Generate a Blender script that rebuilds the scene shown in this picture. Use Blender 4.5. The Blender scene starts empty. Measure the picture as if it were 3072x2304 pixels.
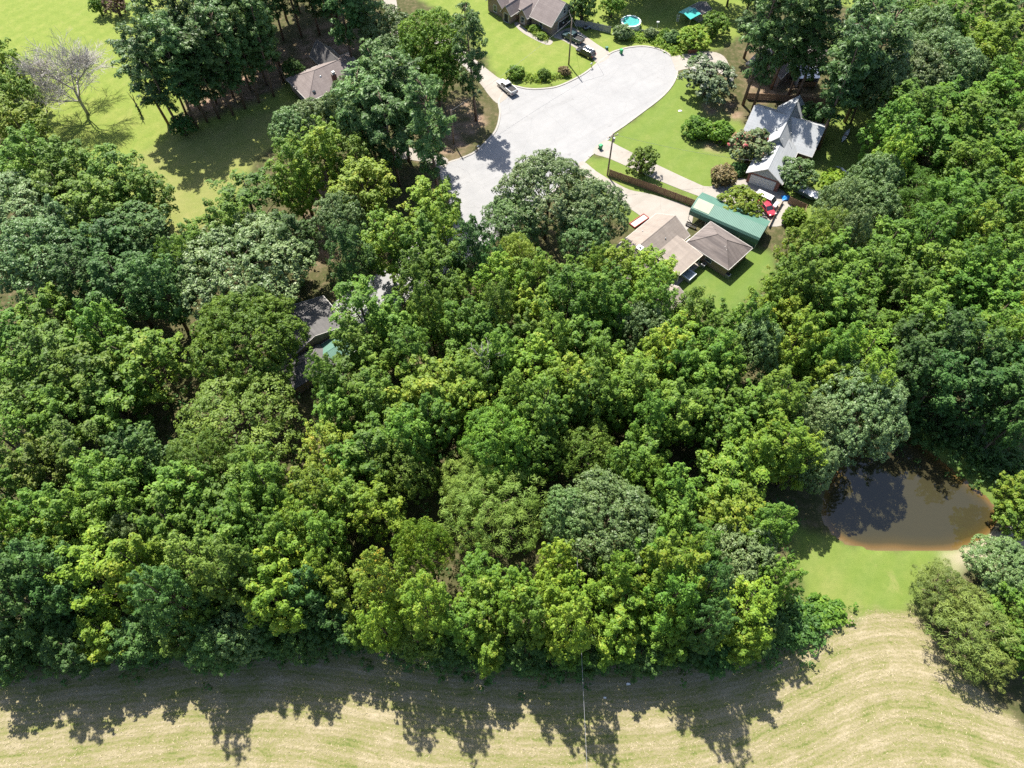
import bpy, math, random
import numpy as np
from mathutils import Vector, Matrix

R = math.radians
scene = bpy.context.scene
COL = scene.collection

# ------------------------------------------------------------------ camera, sky, sun, exposure
CAM_H, PITCH, FPX = 100.0, 58.0, 2130.0
cam_data = bpy.data.cameras.new("camera")
cam_data.sensor_width = 36.0
cam_data.lens = 36.0 * FPX / 3072.0
cam_data.clip_end = 6000.0
cam = bpy.data.objects.new("camera", cam_data)
cam.location = (0, 0, CAM_H)
cam.rotation_euler = (R(90 - PITCH), 0, 0)
COL.objects.link(cam)
scene.camera = cam

SUN_EL, SUN_AZ = 57.0, -23.0
world = bpy.data.worlds.new("World")
scene.world = world
world.use_nodes = True
wn = world.node_tree
wn.nodes.clear()
sky = wn.nodes.new("ShaderNodeTexSky")
sky.sky_type = 'NISHITA'
sky.sun_disc = False
sky.sun_elevation = R(SUN_EL)
sky.sun_rotation = R(SUN_AZ)
sky.dust_density = 1.5
bg = wn.nodes.new("ShaderNodeBackground")
bg.inputs["Strength"].default_value = 0.09
wo = wn.nodes.new("ShaderNodeOutputWorld")
wn.links.new(sky.outputs[0], bg.inputs[0])
wn.links.new(bg.outputs[0], wo.inputs[0])

sun_data = bpy.data.lights.new("sun", 'SUN')
sun_data.energy = 4.6
sun_data.angle = R(0.53)
sun_data.color = (1.0, 0.95, 0.86)
sun = bpy.data.objects.new("sun", sun_data)
sun_dir = Vector((math.sin(R(-SUN_AZ)) * math.cos(R(SUN_EL)), -math.cos(R(-SUN_AZ)) * math.cos(R(SUN_EL)), -math.sin(R(SUN_EL))))
sun.rotation_euler = sun_dir.to_track_quat('-Z', 'Y').to_euler()
sun.location = (-60, 160, 150)
COL.objects.link(sun)

vs = scene.view_settings
vs.view_transform = 'Standard'
vs.look = 'None'
vs.gamma = 1.0
vs.exposure = 1.5
vs.use_curve_mapping = False
scene.cycles.use_denoising = False
scene.cycles.max_bounces = 5
scene.cycles.diffuse_bounces = 3
scene.cycles.glossy_bounces = 3
scene.cycles.transmission_bounces = 3
scene.cycles.transparent_max_bounces = 4
scene.cycles.caustics_reflective = False
scene.cycles.caustics_refractive = False

# ------------------------------------------------------------------ survey helper
CP, SP = math.cos(R(PITCH)), math.sin(R(PITCH))
def site(u, v, h=0.0):
    """ground position of a surveyed photo point lying h metres above the ground"""
    x = (u - 1536.0) / FPX
    y = (v - 1152.0) / FPX
    dy, dz = CP - y * SP, -SP - y * CP
    t = (CAM_H - h) / -dz
    return (x * t, dy * t)
def metres(u, v, h, px):
    X, Y = site(u, v, h)
    depth = Y * CP + (CAM_H - h) * SP
    return px * depth / FPX
def project(X, Y, Zz):
    d = Y * CP - (Zz - CAM_H) * SP
    return 1536 + FPX * X / d, 1152 - FPX * (Y * SP + (Zz - CAM_H) * CP) / d

# ------------------------------------------------------------------ material helpers
def new_mat(name):
    m = bpy.data.materials.new(name)
    m.use_nodes = True
    nt = m.node_tree
    return m, nt, nt.nodes["Principled BSDF"]
def node(nt, kind, **kw):
    n = nt.nodes.new(kind)
    for k, v in kw.items():
        setattr(n, k, v)
    return n
def ramp(nt, stops, fac=None, interp='LINEAR'):
    n = nt.nodes.new("ShaderNodeValToRGB")
    cr = n.color_ramp
    cr.interpolation = interp
    while len(cr.elements) < len(stops):
        cr.elements.new(0.5)
    for e, (p, c) in zip(cr.elements, stops):
        e.position = p
        e.color = (c[0], c[1], c[2], 1)
    if fac is not None:
        nt.links.new(fac, n.inputs[0])
    return n
def mixc(nt, fac, a, b, mode='MIX'):
    n = nt.nodes.new("ShaderNodeMix")
    n.data_type = 'RGBA'
    n.blend_type = mode
    for sock, v in ((n.inputs[0], fac), (n.inputs[6], a), (n.inputs[7], b)):
        if isinstance(v, (int, float)):
            sock.default_value = v
        elif isinstance(v, tuple):
            sock.default_value = (v[0], v[1], v[2], 1)
        else:
            nt.links.new(v, sock)
    return n.outputs[2]
def noise(nt, scale, detail=4, rough=0.6, vec=None, dist=0.0):
    n = nt.nodes.new("ShaderNodeTexNoise")
    n.inputs["Scale"].default_value = scale
    n.inputs["Detail"].default_value = detail
    n.inputs["Roughness"].default_value = rough
    n.inputs["Distortion"].default_value = dist
    if vec is not None:
        nt.links.new(vec, n.inputs["Vector"])
    return n.outputs["Fac"]
def math_n(nt, op, a, b=None):
    n = nt.nodes.new("ShaderNodeMath")
    n.operation = op
    for i, v in enumerate((a, b)):
        if v is None:
            continue
        if isinstance(v, (int, float)):
            n.inputs[i].default_value = v
        else:
            nt.links.new(v, n.inputs[i])
    return n.outputs[0]
def bump(nt, bsdf, fac, strength=0.3, dist=0.05):
    n = nt.nodes.new("ShaderNodeBump")
    n.inputs["Strength"].default_value = strength
    n.inputs["Distance"].default_value = dist
    nt.links.new(fac, n.inputs["Height"])
    nt.links.new(n.outputs[0], bsdf.inputs["Normal"])
def coords(nt, out="Object"):
    return nt.nodes.new("ShaderNodeTexCoord").outputs[out]

MATS = {}
def plain(name, col, rough=0.7, var=0.15, scale=3.0, metallic=0.0, spec=0.4, bumpy=0.0, streak=None, emit=None):
    """colour with a little uneven wear"""
    if name in MATS:
        return MATS[name]
    m, nt, b = new_mat(name)
    vec = coords(nt)
    if streak:
        mp = node(nt, "ShaderNodeMapping")
        mp.inputs["Scale"].default_value = streak
        nt.links.new(vec, mp.inputs[0])
        vec = mp.outputs[0]
    f = noise(nt, scale, 5, 0.65, vec)
    lo = tuple(c * (1 - var) for c in col)
    hi = tuple(min(1, c * (1 + var)) for c in col)
    r = ramp(nt, [(0.3, lo), (0.7, hi)], f)
    nt.links.new(r.outputs[0], b.inputs["Base Color"])
    b.inputs["Roughness"].default_value = rough
    b.inputs["Metallic"].default_value = metallic
    b.inputs["Specular IOR Level"].default_value = spec
    if bumpy:
        bump(nt, b, noise(nt, scale * 6, 3, 0.6, vec), bumpy, 0.03)
    MATS[name] = m
    return m

# ------------------------------------------------------------------ object helpers
def link(name, data, parent=None, loc=None, rz=None):
    o = bpy.data.objects.new(name, data)
    COL.objects.link(o)
    if parent is not None:
        o.parent = parent
    if loc is not None:
        o.location = loc
    if rz is not None:
        o.rotation_euler = (0, 0, rz)
    return o
def tag(o, label=None, cat=None, group=None, kind=None):
    for k, v in (("label", label), ("category", cat), ("group", group), ("kind", kind)):
        if v:
            o[k] = v
    return o
def thing(name, label, cat, loc, rz=0.0, group=None):
    o = link(name, None, None, (loc[0], loc[1], loc[2] if len(loc) > 2 else 0.0), rz)
    o.empty_display_size = 0.5
    return tag(o, label, cat, group)
def copy_tree(o, parent=None):
    c = o.copy()
    COL.objects.link(c)
    c.parent = parent
    for ch in o.children:
        copy_tree(ch, c)
    return c

class MB:
    """collects faces, then links them as ONE mesh object"""
    def __init__(self):
        self.v, self.f = [], []
    def poly(self, pts):
        k = len(self.v)
        self.v += [tuple(p) for p in pts]
        self.f.append(tuple(range(k, k + len(pts))))
        return self
    def prism(self, pts, dz):
        """closed solid between a polygon and itself shifted by dz (float or vector)"""
        d = (0, 0, dz) if isinstance(dz, (int, float)) else dz
        n, k = len(pts), len(self.v)
        self.v += [tuple(p) for p in pts] + [(p[0] + d[0], p[1] + d[1], p[2] + d[2]) for p in pts]
        self.f.append(tuple(range(k, k + n)))
        self.f.append(tuple(range(k + 2 * n - 1, k + n - 1, -1)))
        for i in range(n):
            j = (i + 1) % n
            self.f.append((k + i, k + n + i, k + n + j, k + j))
        return self
    def box(self, x0, x1, y0, y1, z0, z1):
        return self.prism([(x0, y0, z0), (x0, y1, z0), (x1, y1, z0), (x1, y0, z0)], z1 - z0)
    def loft(self, rings, cap=True):
        n, k = len(rings[0]), len(self.v)
        for r in rings:
            self.v += [tuple(p) for p in r]
        for a in range(len(rings) - 1):
            for i in range(n):
                j = (i + 1) % n
                self.f.append((k + a * n + i, k + a * n + j, k + (a + 1) * n + j, k + (a + 1) * n + i))
        if cap:
            self.f.append(tuple(range(k + n - 1, k - 1, -1)))
            self.f.append(tuple(range(k + (len(rings) - 1) * n, k + len(rings) * n)))
        return self
    def tube(self, pts, rad, sides=6):
        pts = [Vector(p) for p in pts]
        rings = []
        for i, p in enumerate(pts):
            d = (pts[min(i + 1, len(pts) - 1)] - pts[max(i - 1, 0)])
            if d.length < 1e-6:
                d = Vector((0, 0, 1))
            d.normalize()
            a = d.cross(Vector((0, 0, 1)) if abs(d.z) < 0.95 else Vector((1, 0, 0))).normalized()
            b = d.cross(a)
            r = rad[i] if not isinstance(rad, (int, float)) else rad
            rings.append([p + a * (r * math.cos(2 * math.pi * s / sides)) + b * (r * math.sin(2 * math.pi * s / sides)) for s in range(sides)])
        return self.loft(rings)
    def mesh(self, name, smooth=False):
        me = bpy.data.meshes.new(name)
        me.from_pydata(self.v, [], self.f)
        if smooth:
            me.polygons.foreach_set("use_smooth", [True] * len(me.polygons))
        me.update()
        return me
    def build(self, name, mat, parent=None, loc=None, rz=None, smooth=False, bevel=0.0):
        me = self.mesh(name, smooth)
        # consistent outward normals
        import bmesh
        bm = bmesh.new()
        bm.from_mesh(me)
        bmesh.ops.recalc_face_normals(bm, faces=bm.faces)
        bm.to_mesh(me)
        bm.free()
        me.materials.append(mat)
        o = link(name, me, parent, loc, rz)
        if bevel:
            md = o.modifiers.new("bevel", 'BEVEL')
            md.width = bevel
            md.segments = 2
            md.limit_method = 'ANGLE'
        return o

def inside(px, py, poly):
    """points in polygon, numpy"""
    r = np.zeros(px.shape, bool)
    n = len(poly)
    j = n - 1
    for i in range(n):
        xi, yi = poly[i]
        xj, yj = poly[j]
        c = ((yi > py) != (yj > py)) & (px < (xj - xi) * (py - yi) / (yj - yi + 1e-12) + xi)
        r ^= c
        j = i
    return r
def spline(pts, closed=True, k=6):
    """Catmull-Rom through 2-D points"""
    out, n = [], len(pts)
    for i in range(n if closed else n - 1):
        p = [pts[(i + d) % n] if closed else pts[min(max(i + d, 0), n - 1)] for d in (-1, 0, 1, 2)]
        for s in range(k):
            t = s / k
            out.append(tuple(0.5 * ((2 * p[1][c]) + (-p[0][c] + p[2][c]) * t + (2 * p[0][c] - 5 * p[1][c] + 4 * p[2][c] - p[3][c]) * t * t + (-p[0][c] + 3 * p[1][c] - 3 * p[2][c] + p[3][c]) * t ** 3) for c in (0, 1)))
    if not closed:
        out.append(tuple(pts[-1]))
    return out
def smooth_noise(x, y, seed, n=14, wl=(8, 60)):
    rg = np.random.default_rng(seed)
    s = np.zeros_like(x)
    for i in range(n):
        L = math.exp(rg.uniform(math.log(wl[0]), math.log(wl[1])))
        a = rg.uniform(0, 2 * math.pi)
        s += np.sin((x * math.cos(a) + y * math.sin(a)) * 2 * math.pi / L + rg.uniform(0, 6.3)) / n ** 0.5
    return s

# ------------------------------------------------------------------ site plan (surveyed outlines)
def S(*pts):
    return [site(u, v) for u, v in pts]
ROAD = S((1500, 300), (1530, 262), (1580, 268), (1617, 269), (1671, 262), (1725, 239), (1762, 217), (1795, 190), (1830, 163), (1856, 152), (1895, 143), (1935, 141), (1971, 148), (2000, 161), (2018, 180),
         (2029, 208), (2022, 239), (2004, 268), (1975, 297), (1924, 336), (1870, 376), (1834, 401), (1800, 438), (1765, 470), (1735, 498), (1690, 540), (1620, 610), (1560, 660), (1450, 740), (1330, 830),
         (1180, 930), (1060, 1010), (985, 930), (1090, 850), (1220, 760), (1330, 660), (1355, 590), (1331, 543), (1327, 510), (1345, 490), (1393, 474), (1429, 456), (1465, 423), (1492, 388), (1503, 340))
FIELD = S((-900, 2400), (-900, 2120), (-200, 2080), (0, 2060), (100, 2010), (200, 1975), (420, 1955), (700, 1960), (960, 1925), (1150, 1925), (1350, 1975), (1560, 1990), (1760, 1985), (2000, 1960), (2200, 1960),
          (2420, 1925), (2520, 1860), (2560, 1830), (2750, 1832), (2790, 1900), (2850, 2000), (2960, 2090), (3072, 2170), (3300, 2260), (3900, 2300), (3900, 5600), (1536, 6500), (-900, 5600))
POND = S((2719, 1303), (2800, 1362), (2871, 1421), (2947, 1480), (2998, 1526), (3008, 1550), (2981, 1582), (2930, 1618), (2863, 1642), (2800, 1645), (2694, 1638), (2610, 1640), (2540, 1625), (2495, 1595),
         (2470, 1540), (2480, 1460), (2540, 1380), (2600, 1320), (2660, 1290))
LAWNS = [
    S((-400, -160), (560, -160), (560, 60), (540, 200), (560, 380), (700, 330), (880, 240), (900, 320), (860, 420), (760, 480), (700, 640), (600, 690), (460, 720), (380, 640), (260, 560), (120, 480), (0, 380), (-400, 300)),       # wide lawn at the left
    S((1200, -160), (2700, -160), (2700, 20), (2230, 20), (2230, 100), (2120, 165), (2030, 175), (1830, 170), (1740, 250), (1560, 275), (1480, 235), (1440, 150), (1360, 60), (1200, -40)),                                       # round the brick house and the pool
    S((2020, 230), (2120, 200), (2180, 330), (2260, 400), (2330, 470), (2240, 560), (2110, 600), (1830, 500), (1800, 440), (1870, 376), (1975, 297)),
    S((1735, 495), (1776, 458), (1900, 520), (2080, 600), (2085, 640), (1990, 600), (1860, 570), (1800, 540)),
    S((1780, 560), (1860, 600), (1940, 650), (1900, 680), (1850, 660)),
    S((2330, 600), (2500, 260), (2680, 330), (2680, 470), (2600, 520), (2560, 600), (2490, 690), (2410, 690), (2400, 620)),
    S((2040, 780), (2130, 740), (2260, 730), (2340, 780), (2270, 860), (2230, 930), (2130, 960), (2040, 910), (1980, 900)),
    S((2380, 1570), (2540, 1625), (2700, 1642), (2900, 1640), (3000, 1580), (3040, 1640), (2960, 1680), (2860, 1720), (2780, 1760), (2760, 1850), (2550, 1850), (2430, 1830), (2380, 1720)),
    S((2660, 1270), (2720, 1260), (2860, 1330), (2990, 1420), (3072, 1480), (3072, 1600), (3000, 1560), (2900, 1450), (2720, 1310)),
    S((3020, 150), (3400, 100), (3400, 320), (3030, 240)),
]
DIRT = [S((1290, 470), (1400, 460), (1470, 330), (1370, 300), (1280, 400)), S((2240, 150), (2420, 120), (2440, 300), (2240, 310)), S((920, 540), (1010, 500), (1010, 780), (930, 800)),
        S((880, 230), (900, 90), (1050, 60), (1080, 160), (960, 240)), S((1340, 480), (1420, 520), (1380, 640), (1280, 600)), S((1440, 1170), (1510, 1170), (1510, 1230), (1440, 1230)),
        S((2120, 370), (2240, 420), (2240, 500), (2110, 440)), S((2210, 310), (2100, 290), (2110, 345), (2230, 360)), S((2280, 640), (2330, 660), (2300, 690), (2260, 670)),
        S((500, 430), (560, 370), (800, 300), (860, 230), (860, 130), (560, 300))]
BARE_PATH = S((2960, 1600), (3072, 1560), (3072, 1660), (2900, 1690), (2840, 1720), (2820, 1690), (2900, 1650))
DRY_LAWN = S((380, 480), (470, 430), (900, 300), (960, 360), (760, 520), (640, 700), (440, 740), (400, 620))

# ------------------------------------------------------------------ ground: one sheet to the horizon
def axis(lo, hi, step, far):
    a = list(np.arange(lo, hi + 1e-6, step))
    d, x = step, hi
    left, right = [], []
    while x < far:
        d *= 1.5
        x += d
        right.append(x)
    d, x = step, lo
    while x > -far:
        d *= 1.5
        x -= d
        left.insert(0, x)
    return np.array(left + a + right)
STEP = 0.75
gx = axis(-140, 140, STEP, 2500)
gy = axis(-8, 196, STEP, 2500)
GX, GY = np.meshgrid(gx, gy)
jx = GX + 0.7 * smooth_noise(GX, GY, 1, 16, (1.6, 9))
jy = GY + 0.7 * smooth_noise(GX, GY, 2, 16, (1.6, 9))
def blur(a, n):
    for _ in range(n):
        p = np.pad(a, 1, mode='edge')
        a = (p[:-2, 1:-1] + p[2:, 1:-1] + p[1:-1, :-2] + p[1:-1, 2:] + 4 * p[1:-1, 1:-1]) / 8
    return a
w_field = blur(inside(jx, jy, FIELD).astype(float), 1)
w_lawn = np.zeros_like(GX)
for poly in LAWNS:
    w_lawn = np.maximum(w_lawn, inside(jx, jy, poly).astype(float))
w_lawn = blur(w_lawn, 2)
w_tone = np.zeros_like(GX)
for poly, tone in zip(LAWNS, (1.0, 0.85, 0.35, 0.35, 0.3, 0.45, 0.0, 0.4, 0.1, 0.5)):
    w_tone = np.maximum(w_tone, tone * inside(GX, GY, poly))
w_tone = blur(w_tone, 6)
w_dirt = np.zeros_like(GX)
for poly in DIRT:
    w_dirt = np.maximum(w_dirt, inside(jx, jy, poly).astype(float))
w_dirt = np.clip(blur(w_dirt, 5) * (0.45 + 0.35 * smooth_noise(GX, GY, 3, 16, (2, 10))), 0, 1)
w_path = blur(inside(jx, jy, BARE_PATH).astype(float), 4)
w_dry = blur(inside(jx, jy, DRY_LAWN).astype(float), 8)
pond_in = blur(inside(GX, GY, POND).astype(float), 5)
z_ground = -1.6 * np.clip((pond_in - 0.42) / 0.5, 0, 1) - 0.3 * np.clip(pond_in / 0.42, 0, 1) ** 2
# windrow coordinate: how far a spot lies across the mown rows, which bend round the corner of the wood
def bend(x):
    return 6.2 * np.exp(-((x - 50.5) / 15.0) ** 2) - 3.2 * np.exp(-((x - 5) / 30.0) ** 2) + 1.2 * np.exp(-((x + 30) / 14.0) ** 2) - 2.6 * np.exp(-((x + 68) / 18.0) ** 2)
row = GY - bend(GX) + 0.10 * smooth_noise(GX, GY, 4, 12, (6, 30))

ny, nx = GX.shape
verts = np.stack([GX, GY, z_ground], -1).reshape(-1, 3)
idx = np.arange(ny * nx).reshape(ny, nx)
quads = np.stack([idx[:-1, :-1], idx[:-1, 1:], idx[1:, 1:], idx[1:, :-1]], -1).reshape(-1, 4)
def fast_mesh(name, verts, faces, smooth=False):
    me = bpy.data.meshes.new(name)
    n, k = faces.shape
    me.vertices.add(len(verts))
    me.vertices.foreach_set("co", np.ascontiguousarray(verts, np.float32).ravel())
    me.loops.add(n * k)
    me.loops.foreach_set("vertex_index", np.ascontiguousarray(faces, np.int32).ravel())
    me.polygons.add(n)
    me.polygons.foreach_set("loop_start", np.arange(0, n * k, k, dtype=np.int32))
    if smooth:
        me.polygons.foreach_set("use_smooth", np.ones(n, bool))
    me.update()
    me.validate()
    return me
gm = fast_mesh("ground", verts, quads, True)
for nm, arr in (("field", w_field), ("lawn", w_lawn), ("dirt", w_dirt), ("path", w_path), ("dry", w_dry), ("row", row), ("tone", w_tone)):
    at = gm.attributes.new(nm, 'FLOAT', 'POINT')
    at.data.foreach_set("value", arr.astype(np.float32).ravel())

def attr(nt, name):
    n = node(nt, "ShaderNodeAttribute", attribute_name=name)
    return n.outputs["Fac"]
m, nt, b = new_mat("ground_cover")
P = coords(nt)
n_big, n_mid, n_fine = noise(nt, 0.05, 5, 0.6, P), noise(nt, 0.35, 5, 0.65, P), noise(nt, 3.5, 4, 0.7, P)
# lawn
lawn_y = ramp(nt, [(0.25, (0.132, 0.170, 0.034)), (0.5, (0.165, 0.196, 0.044)), (0.78, (0.212, 0.215, 0.062))], n_mid).outputs[0]
lawn_g = ramp(nt, [(0.25, (0.072, 0.118, 0.026)), (0.5, (0.095, 0.140, 0.034)), (0.78, (0.125, 0.160, 0.045))], n_mid).outputs[0]
lawn_c = mixc(nt, attr(nt, "tone"), lawn_g, lawn_y)
lawn_c = mixc(nt, math_n(nt, 'MULTIPLY', n_fine, 0.35), lawn_c, (0.085, 0.135, 0.022))
lawn_c = mixc(nt, math_n(nt, 'MULTIPLY', ramp(nt, [(0.55, (0, 0, 0)), (0.75, (1, 1, 1))], n_big).outputs[0], 0.4), lawn_c, (0.24, 0.21, 0.08))
mot = ramp(nt, [(0.42, (0, 0, 0)), (0.62, (1, 1, 1))], noise(nt, 1.1, 6, 0.75, P)).outputs[0]
lawn_c = mixc(nt, math_n(nt, 'MULTIPLY', mot, 0.34), lawn_c, (0.078, 0.125, 0.024))
worn = ramp(nt, [(0.60, (0, 0, 0)), (0.74, (1, 1, 1))], noise(nt, 0.22, 6, 0.7, P, 0.5)).outputs[0]
lawn_c = mixc(nt, math_n(nt, 'MULTIPLY', worn, 0.45), lawn_c, (0.23, 0.205, 0.085))
wv = node(nt, "ShaderNodeTexWave", bands_direction='X')
wm = node(nt, "ShaderNodeMapping")
wm.inputs["Rotation"].default_value = (0, 0, R(38))
nt.links.new(P, wm.inputs[0])
nt.links.new(wm.outputs[0], wv.inputs["Vector"])
wv.inputs["Scale"].default_value = 0.09
wv.inputs["Distortion"].default_value = 1.4
wv.inputs["Detail"].default_value = 2
lawn_c = mixc(nt, math_n(nt, 'MULTIPLY', wv.outputs["Fac"], 0.26), lawn_c, (0.10, 0.145, 0.022))
lawn_c = mixc(nt, math_n(nt, 'MULTIPLY', attr(nt, "dry"), 0.5), lawn_c, ramp(nt, [(0.3, (0.13, 0.14, 0.045)), (0.7, (0.22, 0.185, 0.09))], noise(nt, 0.25, 5, 0.7, P)).outputs[0])
# wood floor: leaf litter and low green
lit_c = ramp(nt, [(0.3, (0.035, 0.045, 0.014)), (0.5, (0.06, 0.06, 0.025)), (0.72, (0.13, 0.10, 0.06))], noise(nt, 0.8, 6, 0.7, P)).outputs[0]
# mown hay field
rowa = attr(nt, "row")
xyz = node(nt, "ShaderNodeSeparateXYZ")
nt.links.new(P, xyz.inputs[0])
cmb = node(nt, "ShaderNodeCombineXYZ")
nt.links.new(math_n(nt, 'MULTIPLY', xyz.outputs[0], 0.34), cmb.inputs[0])
nt.links.new(math_n(nt, 'MULTIPLY', rowa, 0.95), cmb.inputs[1])
streaks = noise(nt, 1.0, 8, 0.74, cmb.outputs[0], 0.9)
rows = node(nt, "ShaderNodeTexWave", bands_direction='Y', wave_profile='SIN')
cm2 = node(nt, "ShaderNodeCombineXYZ")
nt.links.new(rowa, cm2.inputs[1])
nt.links.new(xyz.outputs[0], cm2.inputs[0])
nt.links.new(cm2.outputs[0], rows.inputs["Vector"])
rows.inputs["Scale"].default_value = 0.125
rows.inputs["Distortion"].default_value = 3.2
rows.inputs["Detail"].default_value = 4
rows.inputs["Detail Scale"].default_value = 0.35
fine = node(nt, "ShaderNodeTexWave", bands_direction='Y', wave_profile='SIN')
nt.links.new(cm2.outputs[0], fine.inputs["Vector"])
fine.inputs["Scale"].default_value = 0.47
fine.inputs["Distortion"].default_value = 5.0
fine.inputs["Detail"].default_value = 5
fine.inputs["Detail Scale"].default_value = 0.5
patch = noise(nt, 0.13, 5, 0.6, P, 0.6)
straw_f = math_n(nt, 'ADD', math_n(nt, 'MULTIPLY', rows.outputs["Fac"], 0.11), math_n(nt, 'MULTIPLY', fine.outputs["Fac"], 0.075))
straw_f = math_n(nt, 'ADD', straw_f, math_n(nt, 'MULTIPLY', streaks, 0.70))
straw_f = math_n(nt, 'ADD', straw_f, math_n(nt, 'MULTIPLY', math_n(nt, 'SUBTRACT', n_fine, 0.5), 0.62))
straw_f = math_n(nt, 'ADD', straw_f, math_n(nt, 'MULTIPLY', math_n(nt, 'SUBTRACT', patch, 0.33), 0.5))
hay_c = ramp(nt, [(0.33, (0.092, 0.112, 0.030)), (0.43, (0.150, 0.148, 0.056)), (0.56, (0.190, 0.166, 0.090)), (0.76, (0.275, 0.232, 0.155))], straw_f).outputs[0]
col = mixc(nt, attr(nt, "lawn"), lit_c, lawn_c)
col = mixc(nt, attr(nt, "field"), col, hay_c)
dirt_c = ramp(nt, [(0.3, (0.15, 0.09, 0.06)), (0.6, (0.28, 0.195, 0.145)), (0.8, (0.38, 0.30, 0.235))], noise(nt, 0.9, 6, 0.7, P)).outputs[0]
col = mixc(nt, attr(nt, "dirt"), col, dirt_c)
col = mixc(nt, attr(nt, "path"), col, (0.31, 0.26, 0.20))
nt.links.new(col, b.inputs["Base Color"])
b.inputs["Roughness"].default_value = 0.95
b.inputs["Specular IOR Level"].default_value = 0.1
hb = math_n(nt, 'ADD', math_n(nt, 'MULTIPLY', noise(nt, 6.0, 4, 0.7, P), 0.6), math_n(nt, 'MULTIPLY', straw_f, attr(nt, "field")))
bump(nt, b, hb, 0.55, 0.22)
gm.materials.append(m)
ground = tag(link("ground", gm), "lawns, woodland floor and mown hay field", None, None, "structure")

# ------------------------------------------------------------------ pond
m, nt, b = new_mat("pond_water")
dep = attr(nt, "depth")
P = coords(nt)
wc = ramp(nt, [(0.0, (0.120, 0.082, 0.034)), (0.16, (0.095, 0.058, 0.018)), (0.5, (0.042, 0.033, 0.012)), (1.0, (0.030, 0.027, 0.014))], math_n(nt, 'ADD', dep, math_n(nt, 'MULTIPLY', math_n(nt, 'SUBTRACT', noise(nt, 0.4, 4, 0.6, P), 0.5), 0.12))).outputs[0]
nt.links.new(wc, b.inputs["Base Color"])
b.inputs["Roughness"].default_value = 0.03
b.inputs["IOR"].default_value = 1.33
b.inputs["Specular IOR Level"].default_value = 1.0
bump(nt, b, noise(nt, 1.6, 3, 0.5, P), 0.05, 0.05)
px0, px1 = min(p[0] for p in POND) - 1.5, max(p[0] for p in POND) + 1.5
py0, py1 = min(p[1] for p in POND) - 1.5, max(p[1] for p in POND) + 1.5
ax, ay = np.meshgrid(np.arange(px0, px1, 0.6), np.arange(py0, py1, 0.6))
ins = inside(ax, ay, POND).astype(float)
soft = blur(ins, 3)
deep = blur(ins, 26)
keep = soft > 0.02
ii = np.arange(ax.size).reshape(ax.shape)
fq = np.stack([ii[:-1, :-1], ii[:-1, 1:], ii[1:, 1:], ii[1:, :-1]], -1)[keep[:-1, :-1] & keep[1:, :-1] & keep[:-1, 1:] & keep[1:, 1:]]
pm = fast_mesh("water", np.stack([ax, ay, np.full_like(ax, -0.30)], -1).reshape(-1, 3), fq, True)
at = pm.attributes.new("depth", 'FLOAT', 'POINT')
at.data.foreach_set("value", np.clip((deep - 0.42) / 0.5, 0, 1).astype(np.float32).ravel())
pm.materials.append(m)
tag(link("pond_water", pm), "still brown pond water beside the grey-green oak", None, None, "structure")

# ------------------------------------------------------------------ paved sheets
def paving(name, base, hi, crack=True, stain=(0.15, 0.146, 0.143), streak=True):
    m, nt, b = new_mat(name)
    P = coords(nt)
    f = noise(nt, 0.22, 6, 0.7, P)
    c = ramp(nt, [(0.3, base), (0.7, hi)], f).outputs[0]
    c = mixc(nt, math_n(nt, 'MULTIPLY', noise(nt, 9, 3, 0.8, P), 0.22), c, tuple(x * 0.72 for x in base))
    st = ramp(nt, [(0.58, (0, 0, 0)), (0.72, (1, 1, 1))], noise(nt, 0.6, 6, 0.75, P, 0.6)).outputs[0]
    c = mixc(nt, math_n(nt, 'MULTIPLY', st, 0.35), c, stain)
    if streak:
        for ang, sc_, amt in ((R(-38), 0.5, 0.20), (R(52), 0.35, 0.12)):
            m2 = node(nt, "ShaderNodeMapping")
            m2.inputs["Rotation"].default_value = (0, 0, ang)
            m3 = node(nt, "ShaderNodeMapping")
            m3.inputs["Scale"].default_value = (0.05, 1.0, 1.0)
            nt.links.new(P, m2.inputs[0])
            nt.links.new(m2.outputs[0], m3.inputs[0])
            sf = ramp(nt, [(0.5, (0, 0, 0)), (0.68, (1, 1, 1))], noise(nt, sc_, 5, 0.6, m3.outputs[0])).outputs[0]
            c = mixc(nt, math_n(nt, 'MULTIPLY', sf, amt), c, stain)
        sp = ramp(nt, [(0.68, (0, 0, 0)), (0.74, (1, 1, 1))], noise(nt, 0.55, 3, 0.5, P)).outputs[0]
        c = mixc(nt, math_n(nt, 'MULTIPLY', sp, 0.3), c, tuple(x * 0.7 for x in stain))
    if crack:
        v = node(nt, "ShaderNodeTexVoronoi", feature='DISTANCE_TO_EDGE')
        v.inputs["Scale"].default_value = 0.16
        mp = node(nt, "ShaderNodeMapping")
        nt.links.new(P, mp.inputs[0])
        ad = node(nt, "ShaderNodeVectorMath", operation='ADD')
        nz = node(nt, "ShaderNodeTexNoise")
        nz.inputs["Scale"].default_value = 0.7
        nt.links.new(P, nz.inputs["Vector"])
        nt.links.new(mp.outputs[0], ad.inputs[0])
        nt.links.new(nz.outputs["Color"], ad.inputs[1])
        nt.links.new(ad.outputs[0], v.inputs["Vector"])
        ck = ramp(nt, [(0.0, (1, 1, 1)), (0.012, (0, 0, 0))], v.outputs["Distance"]).outputs[0]
        c = mixc(nt, math_n(nt, 'MULTIPLY', ck, 0.25), c, tuple(x * 0.55 for x in base))
    nt.links.new(c, b.inputs["Base Color"])
    b.inputs["Roughness"].default_value = 0.9
    b.inputs["Specular IOR Level"].default_value = 0.2
    bump(nt, b, noise(nt, 14, 3, 0.7, P), 0.15, 0.02)
    return m
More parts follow.
